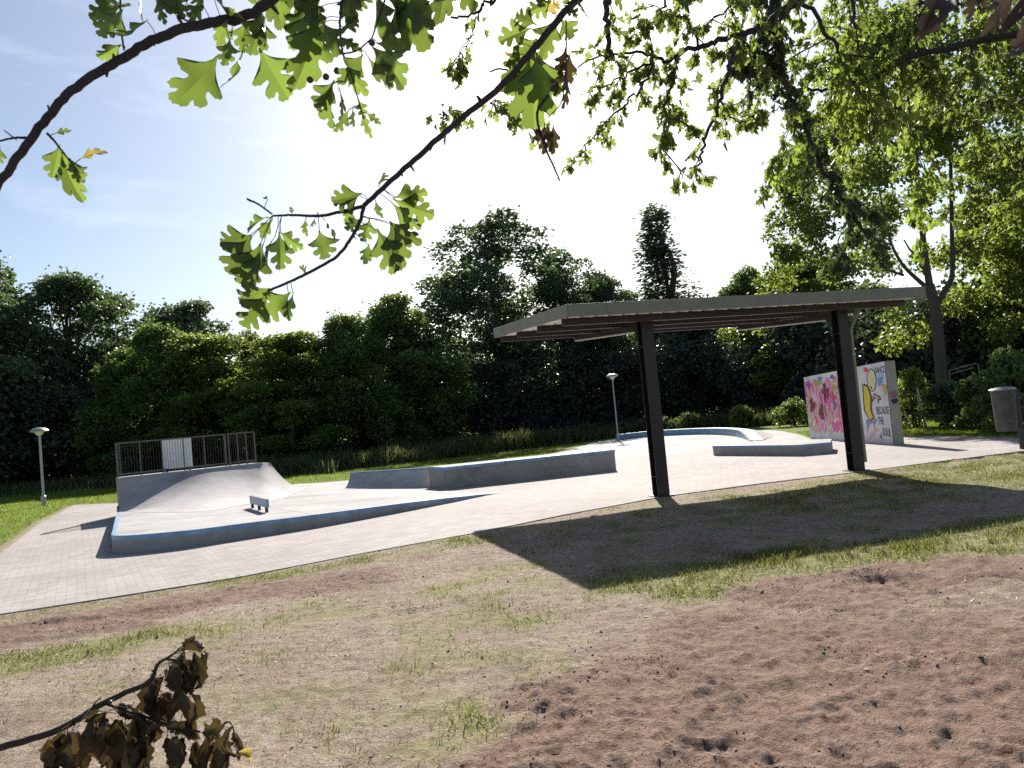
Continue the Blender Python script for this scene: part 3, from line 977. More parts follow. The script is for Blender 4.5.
for (ps, _), in zip(pos):
    top = S(ps, pn, -0.01)
    base = Vector((top.x, top.y, 0.012))
    mb = MB(so_)
    fw, dp, tf, tw = 0.112, 0.105, 0.018, 0.014
    hgt = top.z - base.z - 0.02
    cz = base + up * (hgt / 2 + 0.02)
    mb.obox(cz - en * (dp - tf / 2), es * fw, en * tf / 2, up * hgt / 2)
    mb.obox(cz + en * (dp - tf / 2), es * fw, en * tf / 2, up * hgt / 2)
    mb.obox(cz, es * tw / 2, en * (dp - tf - 0.001), up * hgt / 2)
    for zz in (0.35, 2.62):
        for sd_ in (-1, 1): mb.obox(base + up * zz + es * sd_ * (fw / 2 + 0.003), es * (fw / 2 - 0.006), en * (dp - tf - 0.001), up * 0.006)
    po = mb.build('post', M['brown'], sh, 0.003)
    mb = MB(so_); mb.obox(base + up * 0.008, es * 0.17, en * 0.17, up * 0.012); mb.build('base_plate', M['brown'], po)
    # tapered cantilever beam
    mb = MB(so_)
    n0, n1 = pn + dp + 0.003, 4.38
    def prof_at(n_, d0, d1): return [S(ps + sx_ * 0.055, n_, z_) for z_ in (-0.108 - d0, -0.108 - d1) for sx_ in (-1, 1)]
    A_ = prof_at(n0, 0.0, 0.12); B_ = prof_at(n1, 0.0, 0.06)
    mb.add(A_ + B_, [[0, 1, 5, 4], [2, 6, 7, 3], [0, 4, 6, 2], [1, 3, 7, 5], [0, 2, 3, 1], [4, 5, 7, 6]])
    bo = mb.build('cantilever_beam', M['brown'], sh, 0.003)
    mb = MB(so_)
    a, b = S(ps, n0 + 0.25, -0.240), S(ps, n1 - 0.02, -0.184)
    mb.bar(a, b, 0.05, 0.022)  # plain white bar along the beam's lower edge
    mb.build('white_strip', M['opalwhite'], bo)
    mb = MB(so_)
    h0, h1 = S(ps, n0, -0.230), S(ps, n0 + 0.24, -0.226)
    h2 = Vector((h0.x, h0.y, h0.z - 0.26))
    vs = [q_ + es * k for k in (-0.045, 0.045) for q_ in (h0, h1, h2)]
    mb.add(vs, [[0, 1, 2], [5, 4, 3], [0, 3, 4, 1], [1, 4, 5, 2], [2, 5, 3, 0]])
    mb.build('haunch', M['brown'], sh)
ps = pos[1][0]
mb = MB(so_)
top = S(ps + 0.34, pn - 0.12, -0.0)
foot = S(ps + 0.185, pn - 0.03, 0); 
pth = [top, top - up * 0.14, top - up * 0.2 - es * 0.05, Vector((foot.x, foot.y, 2.78)) + es * 0.06, Vector((foot.x, foot.y, 2.68)), Vector((foot.x, foot.y, 2.5)), Vector((foot.x, foot.y, 1.2)), Vector((foot.x, foot.y, 0.16))]
mb.tube(pth, 0.042, 14)
dpipe = mb.build('downpipe', M['olivepipe'], sh)
for zz in (0.9, 2.2):
    mb = MB(so_); mb.lathe((foot.x, foot.y, zz), [(0.043, 0), (0.048, 0.002), (0.048, 0.03), (0.043, 0.032)], 14); mb.build('pipe_clip', M['steel'], dpipe)

# ------------------------------------------------------------------ painted wall
WR = Vector(g2(894, 445.3))
az = R(1.0)
wd = Vector((math.sin(az), math.cos(az)))          # going away
# length so that the far end shows at column 806
dcol = ray(806, 400)
A = np.array([[dcol.x, -wd.x], [dcol.y, -wd.y]])
s_ = np.linalg.solve(A, np.array([WR.x, WR.y]))
WL = s_[1]
WLp = WR + wd * WL
WH = D(886, 361, WR.y).z
wn = Vector((-wd.y, wd.x))                          # the painted side, towards the left
WT = 0.27
gw = thing('graffiti_wall', 'free standing white wall painted with graffiti, right of the shelter', 'wall', (WR.x, WR.y, 0))
M['whitewall'] = concrete('white_painted_concrete', (0.86, 0.84, 0.85))
def endmat():
    m, t, b = newmat('stained_wall_end')
    v = coords(t, scale=(1, 1, 1))
    col = ramp(t, noise(t, v, 2.2, 6, 0.6), [(0.30, (0.42, 0.33, 0.19, 1)), (0.45, (0.30, 0.31, 0.20, 1)), (0.53, (0.24, 0.26, 0.25, 1)), (0.66, (0.42, 0.31, 0.23, 1))])
    t.links.new(col, b.inputs['Base Color'])
    b.inputs['Roughness'].default_value = 0.8
    return m
M['wallend'] = endmat()
M['wallbrown'] = concrete('brown_wall_concrete', (0.24, 0.21, 0.17))
mb = MB(gw.location)
WF = WH - 0.13
mb.prism([tuple(WR), tuple(WLp), tuple(WLp - wn * WT), tuple(WR - wn * WT)], -0.02, [WH, WF, WF, WH])
mb.build('wall', M['wallbrown'], gw, 0.008)
def wallp(px, py, off=0.003):
    d = ray(px, py)
    n3 = wn.to_3d()
    t_ = (WR.to_3d() - ORG).dot(n3) / d.dot(n3)
    p_ = ORG + d * t_
    return p_ + n3 * off
def wc(s_, z, off=0.003):                  # along the wall from the near end, height
    p_ = WR + wd * s_ + wn * off
    return Vector((p_.x, p_.y, z))
mb = MB(gw.location)
mb.add([wc(0.01, 0.005, 0.004), wc(WL - 0.01, 0.005, 0.004), wc(WL - 0.01, WF - 0.01, 0.004), wc(0.01, WH - 0.01, 0.004)], [[0, 1, 2, 3]])
mb.build('white_coat', M['whitewall'], gw)
mb = MB(gw.location)
ed = -wd * 0.004
e_ = [WR - wn * 0.01 + ed, WR - wn * (WT - 0.01) + ed]
mb.add([(e_[0].x, e_[0].y, 0.01), (e_[1].x, e_[1].y, 0.01), (e_[1].x, e_[1].y, WH - 0.01), (e_[0].x, e_[0].y, WH - 0.01)], [[3, 2, 1, 0]])
mb.build('end_paint', M['wallend'], gw)
mb = MB(gw.location)                      # dark painted mouth and red patch on the end
ed2 = -wd * 0.008
def endshape(mb, cx, cz, rx, rz, n=14, half=False):
    ring = []
    for k in range(n):
        a_ = 2 * math.pi * k / n
        jx, jz = math.cos(a_) * rx, math.sin(a_) * rz
        if half and jz > 0: jz *= 0.25
        p_ = WR - wn * (cx + jx) + ed2
        ring.append((p_.x, p_.y, cz + jz))
    mb.add(ring, [list(range(n))[::-1]])
endshape(mb, 0.14, WH * 0.535, 0.09, 0.11, half=True)
mb.build('painted_mouth', plain('black_spray', (0.02, 0.02, 0.022)), gw)
ed2 = -wd * 0.0065
mb = MB(gw.location); endshape(mb, 0.135, WH * 0.60, 0.105, 0.10); mb.build('painted_lip', plain('red_brown_spray', (0.23, 0.12, 0.11)), gw)
def mural_mat():
    m, t, b = newmat('spray_paint_swirls')
    v = coords(t, scale=(1.0, 1.5, 0.50), which='Object')
    w_ = nd(t, 'ShaderNodeTexNoise', Scale=2.0, Detail=3.0, Distortion=1.2)
    t.links.new(v, w_.inputs['Vector'])
    v2 = coords(t, scale=(1.0, 1.9, 0.55), rot=(0.25, 0, 0))
    w2 = nd(t, 'ShaderNodeTexNoise', Scale=1.7, Detail=2.5, Distortion=2.2)
    t.links.new(v2, w2.inputs['Vector'])
    c1 = ramp(t, w_.outputs['Fac'], [(0.30, (0.30, 0.03, 0.06, 1)), (0.40, (0.80, 0.07, 0.27, 1)), (0.48, (0.82, 0.20, 0.50, 1)), (0.54, (0.70, 0.62, 0.66, 1)), (0.60, (0.48, 0.42, 0.07, 1)), (0.70, (0.40, 0.22, 0.48, 1))])
    c2 = ramp(t, w2.outputs['Fac'], [(0.32, (0.12, 0.03, 0.05, 1)), (0.42, (0.75, 0.25, 0.5, 1)), (0.5, (0.6, 0.48, 0.10, 1)), (0.56, (0.75, 0.7, 0.72, 1)), (0.66, (0.72, 0.10, 0.28, 1))])
    col = mixc(t, ramp(t, noise(t, coords(t), 2.6, 3), [(0.46, 0.0), (0.54, 1.0)]), c1, c2)
    t.links.new(col, b.inputs['Base Color'])
    b.inputs['Roughness'].default_value = 0.55
    return m
M['mural'] = mural_mat()
mb = MB(gw.location)
rs = np.random.RandomState(8)
smin = WL * 0.42
ring = [wc(WL - 0.03, 0.20, 0.008)]
n_ = 26
for k in range(n_ + 1):                    # dripping lower outline
    s__ = WL - 0.05 - (WL - 0.05 - smin) * k / n_
    ring.append(wc(s__, 0.26 + 0.10 * math.sin(k * 1.7) + rs.uniform(-0.08, 0.10), 0.008))
ring.append(wc(smin + 0.02, WF - 0.28, 0.008))
for k in range(n_ + 1):
    s__ = smin + (WL - 0.05 - smin) * k / n_
    ring.append(wc(s__, WF - 0.16 + 0.07 * math.sin(k * 1.3) + rs.uniform(-0.06, 0.06), 0.008))
mb.add(ring, [list(range(len(ring)))[::-1]])
mb.build('graffiti', M['mural'], gw, smooth=False)
PC = {k: plain('paint_' + k, c, 0.55, 0, 0.1, 8) for k, c in dict(blue=(0.08, 0.2, 0.6), sky=(0.35, 0.52, 0.75), yellow=(0.74, 0.56, 0.05), cream=(0.72, 0.68, 0.42), red=(0.75, 0.10, 0.09), violet=(0.30, 0.28, 0.48), skin=(0.75, 0.42, 0.33), black=(0.03, 0.03, 0.035), ink=(0.10, 0.12, 0.17), ochre=(0.55, 0.38, 0.12), white=(0.8, 0.78, 0.78), pink=(0.78, 0.14, 0.36), purple=(0.28, 0.12, 0.36), olive=(0.42, 0.42, 0.06), maroon=(0.20, 0.03, 0.05)).items()}
def wpoly(name, pts, mat, off):
    mb = MB(gw.location)
    ps_ = [wallp(x_, y_, off) for x_, y_ in pts]
    mb.add(ps_, [list(range(len(ps_)))])
    return mb.build(name, mat, gw, smooth=False)
def woval(name, cx, cy, rx, ry, mat, off, n=20, tilt=0.0, rag=0.0):
    pts = []
    for k in range(n):
        a_ = 2 * math.pi * k / n
        j_ = 1 + rag * (0.6 * math.sin(3 * a_ + cx * 7) + 0.5 * math.sin(5 * a_ + cy * 3) + 0.35 * math.sin(8 * a_ + cx * 2))
        x_, y_ = rx * j_ * math.cos(a_), ry * j_ * math.sin(a_)
        pts.append((cx + x_ * math.cos(tilt) - y_ * math.sin(tilt), cy + x_ * math.sin(tilt) + y_ * math.cos(tilt)))
    return wpoly(name, pts, mat, off)
c_ = lambda x_, y_, oy=358: (858 + x_ / 15.36, oy + y_ / 15.36)
woval('painted_dot', 866.1, 369.8, 2.3, 2.5, PC['red'], 0.009)
woval('painted_head_outline', 871.9, 380.0, 4.9, 11.6, PC['black'], 0.008, tilt=-0.06)
woval('painted_head', 871.9, 380.0, 4.1, 10.7, PC['cream'], 0.010, tilt=-0.06)
wpoly('painted_eye', [c_(195, 420), c_(225, 450), c_(215, 480), c_(200, 460)], PC['black'], 0.012)
wpoly('painted_shirt_outline', [c_(70, 410), c_(100, 395), c_(165, 430), c_(215, 590), c_(215, 768), c_(230, 200, 400), c_(258, 275, 400), c_(190, 325, 400), c_(95, 160, 400), c_(85, 0, 400)], PC['black'], 0.011)
wpoly('painted_shirt', [c_(88, 420), c_(150, 445), c_(195, 590), c_(195, 768), c_(210, 200, 400), c_(238, 268, 400), c_(190, 308, 400), c_(115, 150, 400), c_(100, 0, 400)], PC['yellow'], 0.013)
wpoly('painted_arm', [c_(200, 670), c_(255, 545), c_(285, 560), c_(345, 590), c_(360, 640), c_(325, 650), c_(320, 710), c_(300, 640), c_(270, 600), c_(225, 680)], PC['black'], 0.012)
wpoly('painted_hand', [c_(215, 655), c_(262, 565), c_(330, 600), c_(340, 630), c_(310, 625), c_(318, 690), c_(300, 620), c_(270, 590)], PC['skin'], 0.014)
wpoly('painted_shorts', [c_(125, 305, 400), c_(260, 268, 400), c_(300, 310, 400), c_(250, 415, 400), c_(225, 350, 400), c_(180, 390, 400), c_(150, 485, 400)], PC['violet'], 0.010)
wpoly('painted_leg', [c_(255, 410, 400), c_(335, 455, 400), c_(290, 485, 400), c_(180, 615, 400), c_(165, 590, 400), c_(250, 470, 400)], PC['skin'], 0.011)
wpoly('painted_smudge', [c_(380, 400), c_(450, 410), c_(440, 560), c_(410, 560), c_(385, 480)], PC['ochre'], 0.008)
wpoly('painted_cloud', [c_(290, 250), c_(400, 225), c_(395, 330), c_(345, 420), c_(315, 430), c_(300, 330)], PC['sky'], 0.007)
for q_ in (((826, 393), 3.0, 7.5, 'maroon'), ((822, 412), 2.2, 8, 'maroon'), ((812.5, 405), 2.4, 6.5, 'maroon'), ((835, 405), 2.0, 5, 'purple'), ((817, 383), 3.4, 3, 'olive'), ((820, 379), 2, 2, 'blue'), ((832, 377), 2.0, 2.2, 'blue'), ((808.5, 385), 1.6, 4, 'purple'), ((837, 426), 4.2, 5.5, 'pink'), ((829, 400), 3.0, 8, 'pink'), ((834, 388), 2.2, 3.2, 'olive')):
    woval('painted_patch', q_[0][0], q_[0][1], q_[1], q_[2], PC[q_[3]], 0.0115 + 0.0004 * q_[1], 36, -0.1, 0.42)
# white splashes over the swirls
for (x_, y_, l_) in ((831, 424, 6), (836, 418, 5), (840, 430, 5), (828, 432, 4), (815, 420, 7), (811, 418, 5)):
    wpoly('painted_splash', [(x_, y_), (x_ + 1.3, y_ - 0.5), (x_ + 0.3, y_ + l_), (x_ - 1.5, y_ + l_ * 0.7)], PC['white'], 0.0150)
def lettering(txt, px0, py0, px1, py1, mat, slant=0.0):
    cu = bpy.data.curves.new('lettering', 'FONT')
    cu.body = txt
    cu.size = 1.0
    cu.offset = 0.012
    o = bpy.data.objects.new('lettering', cu)
    COL.objects.link(o)
    bpy.context.view_layer.update()
    me = bpy.data.meshes.new_from_object(o.evaluated_get(bpy.context.evaluated_depsgraph_get()))
    bpy.data.objects.remove(o)
    P_ = np.array([v.co for v in me.vertices])
    mn, mxx = P_.min(0), P_.max(0)
    base = wallp(px0, py1, 0.010); e1 = wallp(px1, py1, 0.010); e2 = wallp(px0, py0, 0.010)
    # letters stay upright on the wall: across = along the wall, up = vertical
    ws = (WR + wd * 0).to_3d()
    s0 = (base - ws).dot(wd.to_3d()); s1 = (e1 - ws).dot(wd.to_3d())
    z0_, z1_ = base.z, e2.z
    for v in me.vertices:
        u_ = (v.co.x - mn[0]) / (mxx[0] - mn[0]); q_ = (v.co.y - mn[1]) / (mxx[1] - mn[1])
        v.co = wc(s0 + (s1 - s0) * u_, z0_ + (z1_ - z0_) * q_ + slant * u_, 0.0105) - gw.location
    me.materials.clear(); me.materials.append(mat)
    return link_mesh('lettering', me, gw)
lettering('DANCE', 875.2, 367.3, 885.2, 373.6, PC['ink'])
lettering('LIFE', 878.6, 378.0, 883.6, 386.0, PC['blue'])
lettering('BECAUSE', 877.2, 406.8, 889.8, 414.2, PC['ink'])
lettering('THE', 879.0, 417.0, 884.2, 424.5, PC['ink'])
lettering('SOUL', 883.6, 428.0, 891.6, 436.0, PC['ink'])
wpoly('painted_tag', [(880, 437), (883, 431), (881.6, 436), (883, 439.5), (881, 437.5)], PC['ink'], 0.010)

# ------------------------------------------------------------------ litter bin at the right edge
pb = G(1021.5, 450)
bn_ = thing('litter_bin', 'round dull grey litter bin hung on a post at the right edge of the paving', 'litter bin', (pb.x, pb.y, 0))
zt = D(1005, 388.5, pb.y).z; zb = D(1008, 431, pb.y).z
bc = D(1005.5, 410, pb.y)
cx, cy = bc.x - pb.x, 0.02
mb = MB(); mb.lathe((cx, cy, 0), [(0.18, zb), (0.19, zb + 0.015), (0.22, zt - 0.06), (0.227, zt - 0.03), (0.215, zt - 0.025), (0.205, zt - 0.1), (0.17, zt - 0.3)], 30)
mb.build('bin_body', M['bin'], bn_)
mb = MB(); mb.lathe((cx, cy, zt - 0.03), [(0.24, 0.0), (0.245, 0.02), (0.21, 0.045), (0.1, 0.065), (0.0, 0.068)], 30, False)
mb.build('bin_lid', M['steel'], bn_)
mb = MB(); mb.obox((0.045, 0.02, (zt - 0.05) / 2), (0.04, 0, 0), (0, 0.04, 0), (0, 0, (zt - 0.05) / 2 + 0.03)); mb.build('post', M['darkrail'], bn_, 0.004)
for zz in (zt - 0.25, zb + 0.15):
    mb = MB(); mb.obox((-0.02, 0.02, zz), (0.07, 0, 0), (0, 0.015, 0), (0, 0, 0.03)); mb.build('bracket', M['steel'], bn_)

# ------------------------------------------------------------------ wire fence and bar frame among the shrubs on the right
fa = G(926.5, 427.5); fbz = G(909, 424.0)
wf = thing('wire_fence', 'sagging wire fence on two leaning grey posts beside the painted wall', 'fence', (fa.x, fa.y, 0))
tops = []
for p_, tx, ty, r_ in ((fa, 914, 379.5, 0.05), (fbz, 896.5, 388, 0.035)):
    t_ = D(tx, ty, p_.y)
    mb = MB(wf.location); mb.tube([(p_.x, p_.y, -0.1), t_], r_, 8); mb.build('post', M['steel'], wf); tops.append((Vector((p_.x, p_.y, 0)), t_))
p3 = (Vector((fa.x + 2.6, fa.y + 1.2, 0)), Vector((fa.x + 2.5, fa.y + 1.2, 1.2)))
mb = MB(wf.location); mb.tube(p3, 0.04, 8); mb.build('post', M['steel'], wf)
mb = MB(wf.location)
for k in (0.25, 0.5, 0.75, 0.97):
    seq = [tops[1][0].lerp(tops[1][1], k), tops[0][0].lerp(tops[0][1], k), p3[0].lerp(p3[1], k)]
    for a_, b_ in zip(seq[:-1], seq[1:]):
        mb.tube([a_.lerp(b_, t_) - up * 0.06 * math.sin(math.pi * t_) for t_ in (0, .25, .5, .75, 1)], 0.006, 5)
mb.build('wires', M['steel'], wf)
yd = 27.0
h1, h2, h3 = D(949, 370.5, yd), D(976, 363.5, yd), D(983, 381, yd)
hb = thing('bar_frame', 'thin bent tubular frame half hidden in the shrubs by the trunk', 'frame', (h2.x, h2.y, 0))
mb = MB(hb.location); mb.tube([h1, h2, Vector((h2.x + 0.08, h2.y, h2.z - 0.04))], 0.02, 8); mb.build('top_bar', M['dullbar'], hb)
mb = MB(hb.location); mb.tube([Vector((h1.x + .2, h1.y + .15, h1.z - 0.12)), Vector((h2.x, h2.y + .15, h2.z - 0.14))], 0.02, 8); mb.build('lower_bar', M['dullbar'], hb)
mb = MB(hb.location); mb.tube([Vector((h2.x + 0.08, h2.y, h2.z - 0.04)), Vector((h2.x + 0.1, h2.y, -0.1))], 0.02, 8); mb.build('upright', M['dullbar'], hb)
mb = MB(hb.location); mb.tube([h1, Vector((h1.x, h1.y, -0.1))], 0.02, 8); mb.build('upright', M['dullbar'], hb)

# ------------------------------------------------------------------ trees
RHOMB = [(0, 0, 0), (0.5, 0.45, 0.06), (0, 1, -0.08), (-0.5, 0.45, 0.06)]
RF = [[0, 1, 2, 3]]
def rand_dir(n, rs):
    v = rs.normal(size=(n, 3))
    return v / np.linalg.norm(v, axis=1, keepdims=True)
def crown_mesh(name, rs, env, zb, zt, Rad, nblob, rblob, nleaf, leaf, mat, inner=0.3, up_bias=0.5, squash=0.75):
    """leaves gathered on many overlapping lumps that fill an envelope env(h)->relative radius"""
    C, Rb = [], []
    while len(C) < nblob:
        h = rs.rand()
        e = env(h)
        a = rs.rand() * 2 * math.pi
        rr_ = e * (rs.uniform(0.55, 1.0) if rs.rand() > inner else rs.uniform(0, 0.6))
        if rs.rand() > 0.25 + 0.75 * e: continue
        rb = rblob * rs.uniform(0.4, 1.35)
        C.append((rr_ * Rad * math.cos(a), rr_ * Rad * math.sin(a), zb + (zt - zb) * h - rb * 0.3 * (h > 0.9)))
        Rb.append(rb)
    C, Rb = np.array(C), np.array(Rb)
    pr = Rb ** 2 / (Rb ** 2).sum()
    ci = rs.choice(len(C), nleaf, p=pr)
    dv = rand_dir(nleaf, rs)
    dv[:, 2] = np.where(dv[:, 2] < -0.2, -dv[:, 2] * rs.choice([1, -1], nleaf, p=[0.6, 0.4]), dv[:, 2])
    rad = Rb[ci] * (0.35 + 0.75 * rs.rand(nleaf) ** 0.45) * np.where(rs.rand(nleaf) < 0.16, rs.uniform(1.0, 1.55, nleaf), 1.0)
    P = C[ci] + dv * rad[:, None] * np.array([1, 1, squash])
    Y = rand_dir(nleaf, rs) + dv * 0.6 + np.array([0, 0, -0.35])
    N = rand_dir(nleaf, rs) + np.array([0, 0, up_bias])
    L = leaf * rs.uniform(0.6, 1.35, nleaf)
    return bulk_mesh(name, RHOMB, RF, frames(P, Y, N, L, L * 0.72), mat), C
def wood_mesh(name, rs, C, zt, r0, mat, nlimb=10, lean=0.0, fork=0.35):
    mb = MB()
    sway = [(0, 0, -0.15), (0.05 * rs.normal(), 0.05 * rs.normal(), zt * 0.2), (lean * 0.4 + 0.12 * rs.normal(), 0.12 * rs.normal(), zt * 0.45), (lean + 0.2 * rs.normal(), 0.2 * rs.normal(), zt * 0.72), (lean + 0.25 * rs.normal(), 0.25 * rs.normal(), zt * 0.93)]
    tr = spline(sway, 5)
    n = len(tr)
    mb.tube(tr, [r0 * (1.35 if i == 0 else 1) * (1 - 0.93 * i / (n - 1)) + 0.012 for i in range(n)], 9)
    sel = rs.permutation(len(C))[:nlimb]
    for i in sel:
        c = C[i]
        k = int(np.clip((c[2] / zt * 0.62) * n, 4, n - 3))
        s_ = np.array(tr[k])
        mid_ = s_ * 0.5 + c * 0.5 + np.array([0, 0, 0.12 * np.linalg.norm(c - s_)])
        pth = spline([s_, mid_, c], 4)
        q_ = r0 * 0.42 * (1 - 0.6 * k / n)
        mb.tube(pth, [q_ * (1 - 0.85 * j / (len(pth) - 1)) + 0.008 for j in range(len(pth))], 6)
    me = bpy.data.meshes.new(name)
    me.from_pydata([tuple(v) for v in mb.v], [], mb.f)
    me.materials.append(mat)
    me.polygons.foreach_set('use_smooth', [True] * len(me.polygons))
    return me
ENV = {
    'round': lambda h: math.sqrt(max(0.0, 1 - (2 * h - 0.86) ** 2 / 1.32)) if h < 1 else 0,
    'tall': lambda h: (0.72 + 0.5 * h) if h < 0.45 else 0.945 * max(0.0, 1 - ((h - 0.45) / 0.6) ** 2) ** 0.62,
    'cone': lambda h: 0.95 * (1 - h) ** 0.7 * min(1, 0.45 + 3 * h),
    'poplar': lambda h: min(1.0, 0.5 + 2.2 * h) * (1 - h) ** 1.0,
    'skirt': lambda h: math.sqrt(max(0.0, 1 - h ** 2.2)),
}
# variants: built at a natural size, later scaled to the tree they stand for
VAR = {}
def variant(key, env, zb, zt, Rad, nblob, rblob, nleaf, leaf, mat, r0, seed, **kw):
    rs = np.random.RandomState(seed)
    nl = kw.pop('nlimb', 10)
    cm, C = crown_mesh('crown_' + key, rs, ENV[env], zb, zt, Rad, nblob, rblob, nleaf, leaf, M[mat], **kw)
    wm = wood_mesh('trunk_' + key, rs, C, zt, r0, M['bark'], nl)
    VAR[key] = (cm, wm, zt, Rad)
variant('oak', 'round', 0.3, 13, 4.4, 130, 1.0, 56000, 0.22, 'leaf_dark', 0.28, 21)
variant('ash', 'tall', 0.5, 16, 4.2, 170, 0.78, 40000, 0.21, 'leaf_dark', 0.28, 22)
variant('maple', 'skirt', 0.2, 9.5, 3.1, 120, 0.66, 40000, 0.19, 'leaf_mid', 0.18, 23)
variant('willow', 'skirt', 0.2, 10, 3.2, 130, 0.62, 40000, 0.18, 'leaf_mid', 0.18, 24, squash=1.0)
variant('lime', 'tall', 0.2, 9.5, 2.6, 110, 0.6, 40000, 0.17, 'leaf_light', 0.16, 25)
variant('poplar', 'poplar', 0.6, 17, 2.0, 420, 0.32, 15000, 0.17, 'leaf_grey', 0.22, 26, squash=2.0, inner=0.5)
variant('sapling', 'cone', 0.4, 8, 1.2, 26, 0.42, 3500, 0.16, 'leaf_mid', 0.07, 27)
variant('far', 'round', 0.8, 13, 3.9, 100, 0.95, 34000, 0.26, 'leaf_grey', 0.25, 28)

def make_tree(name, key, base, H, Rad, rot, label, group=None):
    cm, wm, zt, r0 = VAR[key]
    t = thing(name, label, 'tree', base, rot, group)
    for nm, me in (('trunk', wm), ('crown', cm)):
        o = link_mesh(nm, me, t)
        o.scale = (Rad / r0, Rad / r0, H / zt)
    return t
GT = 'trees in the line behind the skate park'
rows = [  # column, top row, half width, distance, kind, name, label
    (-48, 262, 70, 44, 'oak', 'dark_oak', 'dark tree cut by the left edge of the picture, behind the left lawn'),
    (66, 283, 62, 48, 'oak', 'dark_oak', 'big round dark tree behind the left lamp post'),
    (184, 304, 44, 64, 'far', 'distant_tree', 'farther rounded tree top rising above the trees behind the railing'),
    (122, 352, 36, 45, 'maple', 'leafy_tree', 'small dark bushy tree directly behind the left end of the railing'),
    (158, 332, 40, 44, 'willow', 'leafy_tree', 'sunlit yellowish tree behind the pale sheet on the railing'),
    (208, 338, 44, 43.5, 'lime', 'leafy_tree', 'light green tree behind the right part of the railing'),
    (247, 330, 16, 46, 'sapling', 'sapling', 'thin sapling poking up just right of the railing'),
    (284, 338, 48, 41.5, 'lime', 'leafy_tree', 'broad light green tree right of the quarter pipe, below the leafy branch tip'),
    (345, 322, 42, 43.5, 'willow', 'leafy_tree', 'loose feathery tree behind the low quarter pipe'),
    (398, 298, 46, 47, 'maple', 'leafy_tree', 'rounded mid green tree touching the tallest tree on its left'),
    (486, 216, 62, 56, 'ash', 'tall_ash', 'tallest and broadest dark tree behind the long concrete box'),
    (556, 252, 44, 57, 'ash', 'tall_ash', 'dark tree above the left end of the shelter roof'),
    (600, 280, 34, 58, 'oak', 'dark_oak', 'lower rounded dark tree between the shelter roof end and the poplar'),
    (654, 209, 25, 63, 'poplar', 'poplar', 'slim pointed poplar standing out against the sky above the shelter'),
    (690, 308, 36, 57, 'far', 'distant_tree', 'low greyish tree right of the poplar, behind the shelter roof'),
    (745, 272, 34, 56, 'maple', 'leafy_tree', 'small pointed tree above the middle of the shelter roof'),
    (800, 268, 56, 47, 'lime', 'leafy_tree', 'wide light tree behind the right shelter post'),
    (868, 286, 48, 42, 'maple', 'leafy_tree', 'dense green tree behind the painted wall'),
]
for i, (px, py, hw, dd, key, nm, lab) in enumerate(rows):
    tp = D(px, py, dd)
    make_tree(nm, key, (tp.x, dd, -0.02), tp.z, hw * (2.7 if key == 'poplar' else 1.32) * dd / F, i * 1.37, lab, GT)

# the big tree on the right with a forked trunk
rs = np.random.RandomState(41)
bt = D(940, 380, 28.0)
T0 = thing('forked_tree', 'large broadleaf tree with a dark forking trunk at the right', 'tree', (bt.x, 28.0, 0))
mb = MB()
def W(px, py, y=28.0):
    p_ = D(px, py, y); return (p_.x - bt.x, p_.y - 28.0, p_.z)
def limb(pts, r0, r1, seg=10):
    r0, r1 = r0 * 0.62, r1 * 0.75
    pth = spline(pts, 5); n = len(pth)
    mb.tube(pth, [r0 + (r1 - r0) * (i / (n - 1)) ** 0.8 for i in range(n)], seg)
base = W(942, 412); base = (0.05, 0, -0.2)
limb([base, W(941, 370), W(938, 335), W(934, 305), W(929, 285)], 0.34, 0.25)
limb([W(932, 300), W(928, 275), W(924, 245, 27.6), W(919, 205, 27.3), W(915, 150, 27), W(920, 90, 27), W(912, 30, 27)], 0.24, 0.05)
limb([W(936, 306), W(944, 292), W(952, 275, 28.4), W(952, 235, 28.7), W(951, 180, 29), W(951, 120, 29), W(958, 50, 29), W(950, -30, 29)], 0.20, 0.05)
limb([W(930, 290), W(918, 280), W(903, 265, 27.2), W(892, 245, 26.8), W(884, 215, 26.4), W(876, 170, 26)], 0.15, 0.03)
limb([W(926, 262, 27.9), W(912, 252, 27.3), W(904, 240, 27)], 0.09, 0.03)
limb([W(903, 275, 27.2), W(880, 268, 26.6), W(850, 260, 29), W(820, 252, 31.5)], 0.08, 0.02)
limb([W(952, 230, 28.7), W(970, 205, 28.2), W(995, 185, 27.6), W(1020, 160, 27)], 0.10, 0.02)
limb([W(952, 255, 28.6), W(975, 240, 29), W(1000, 225, 29.5), W(1040, 190, 30)], 0.09, 0.02)
limb([W(917, 180, 27.2), W(900, 150, 26.6), W(870, 120, 26), W(850, 80, 25.6)], 0.09, 0.02)
limb([W(951, 150, 29), W(975, 115, 29.5), W(1010, 85, 30)], 0.08, 0.02)
mb.build('trunk', M['bark'], T0)
cl = []
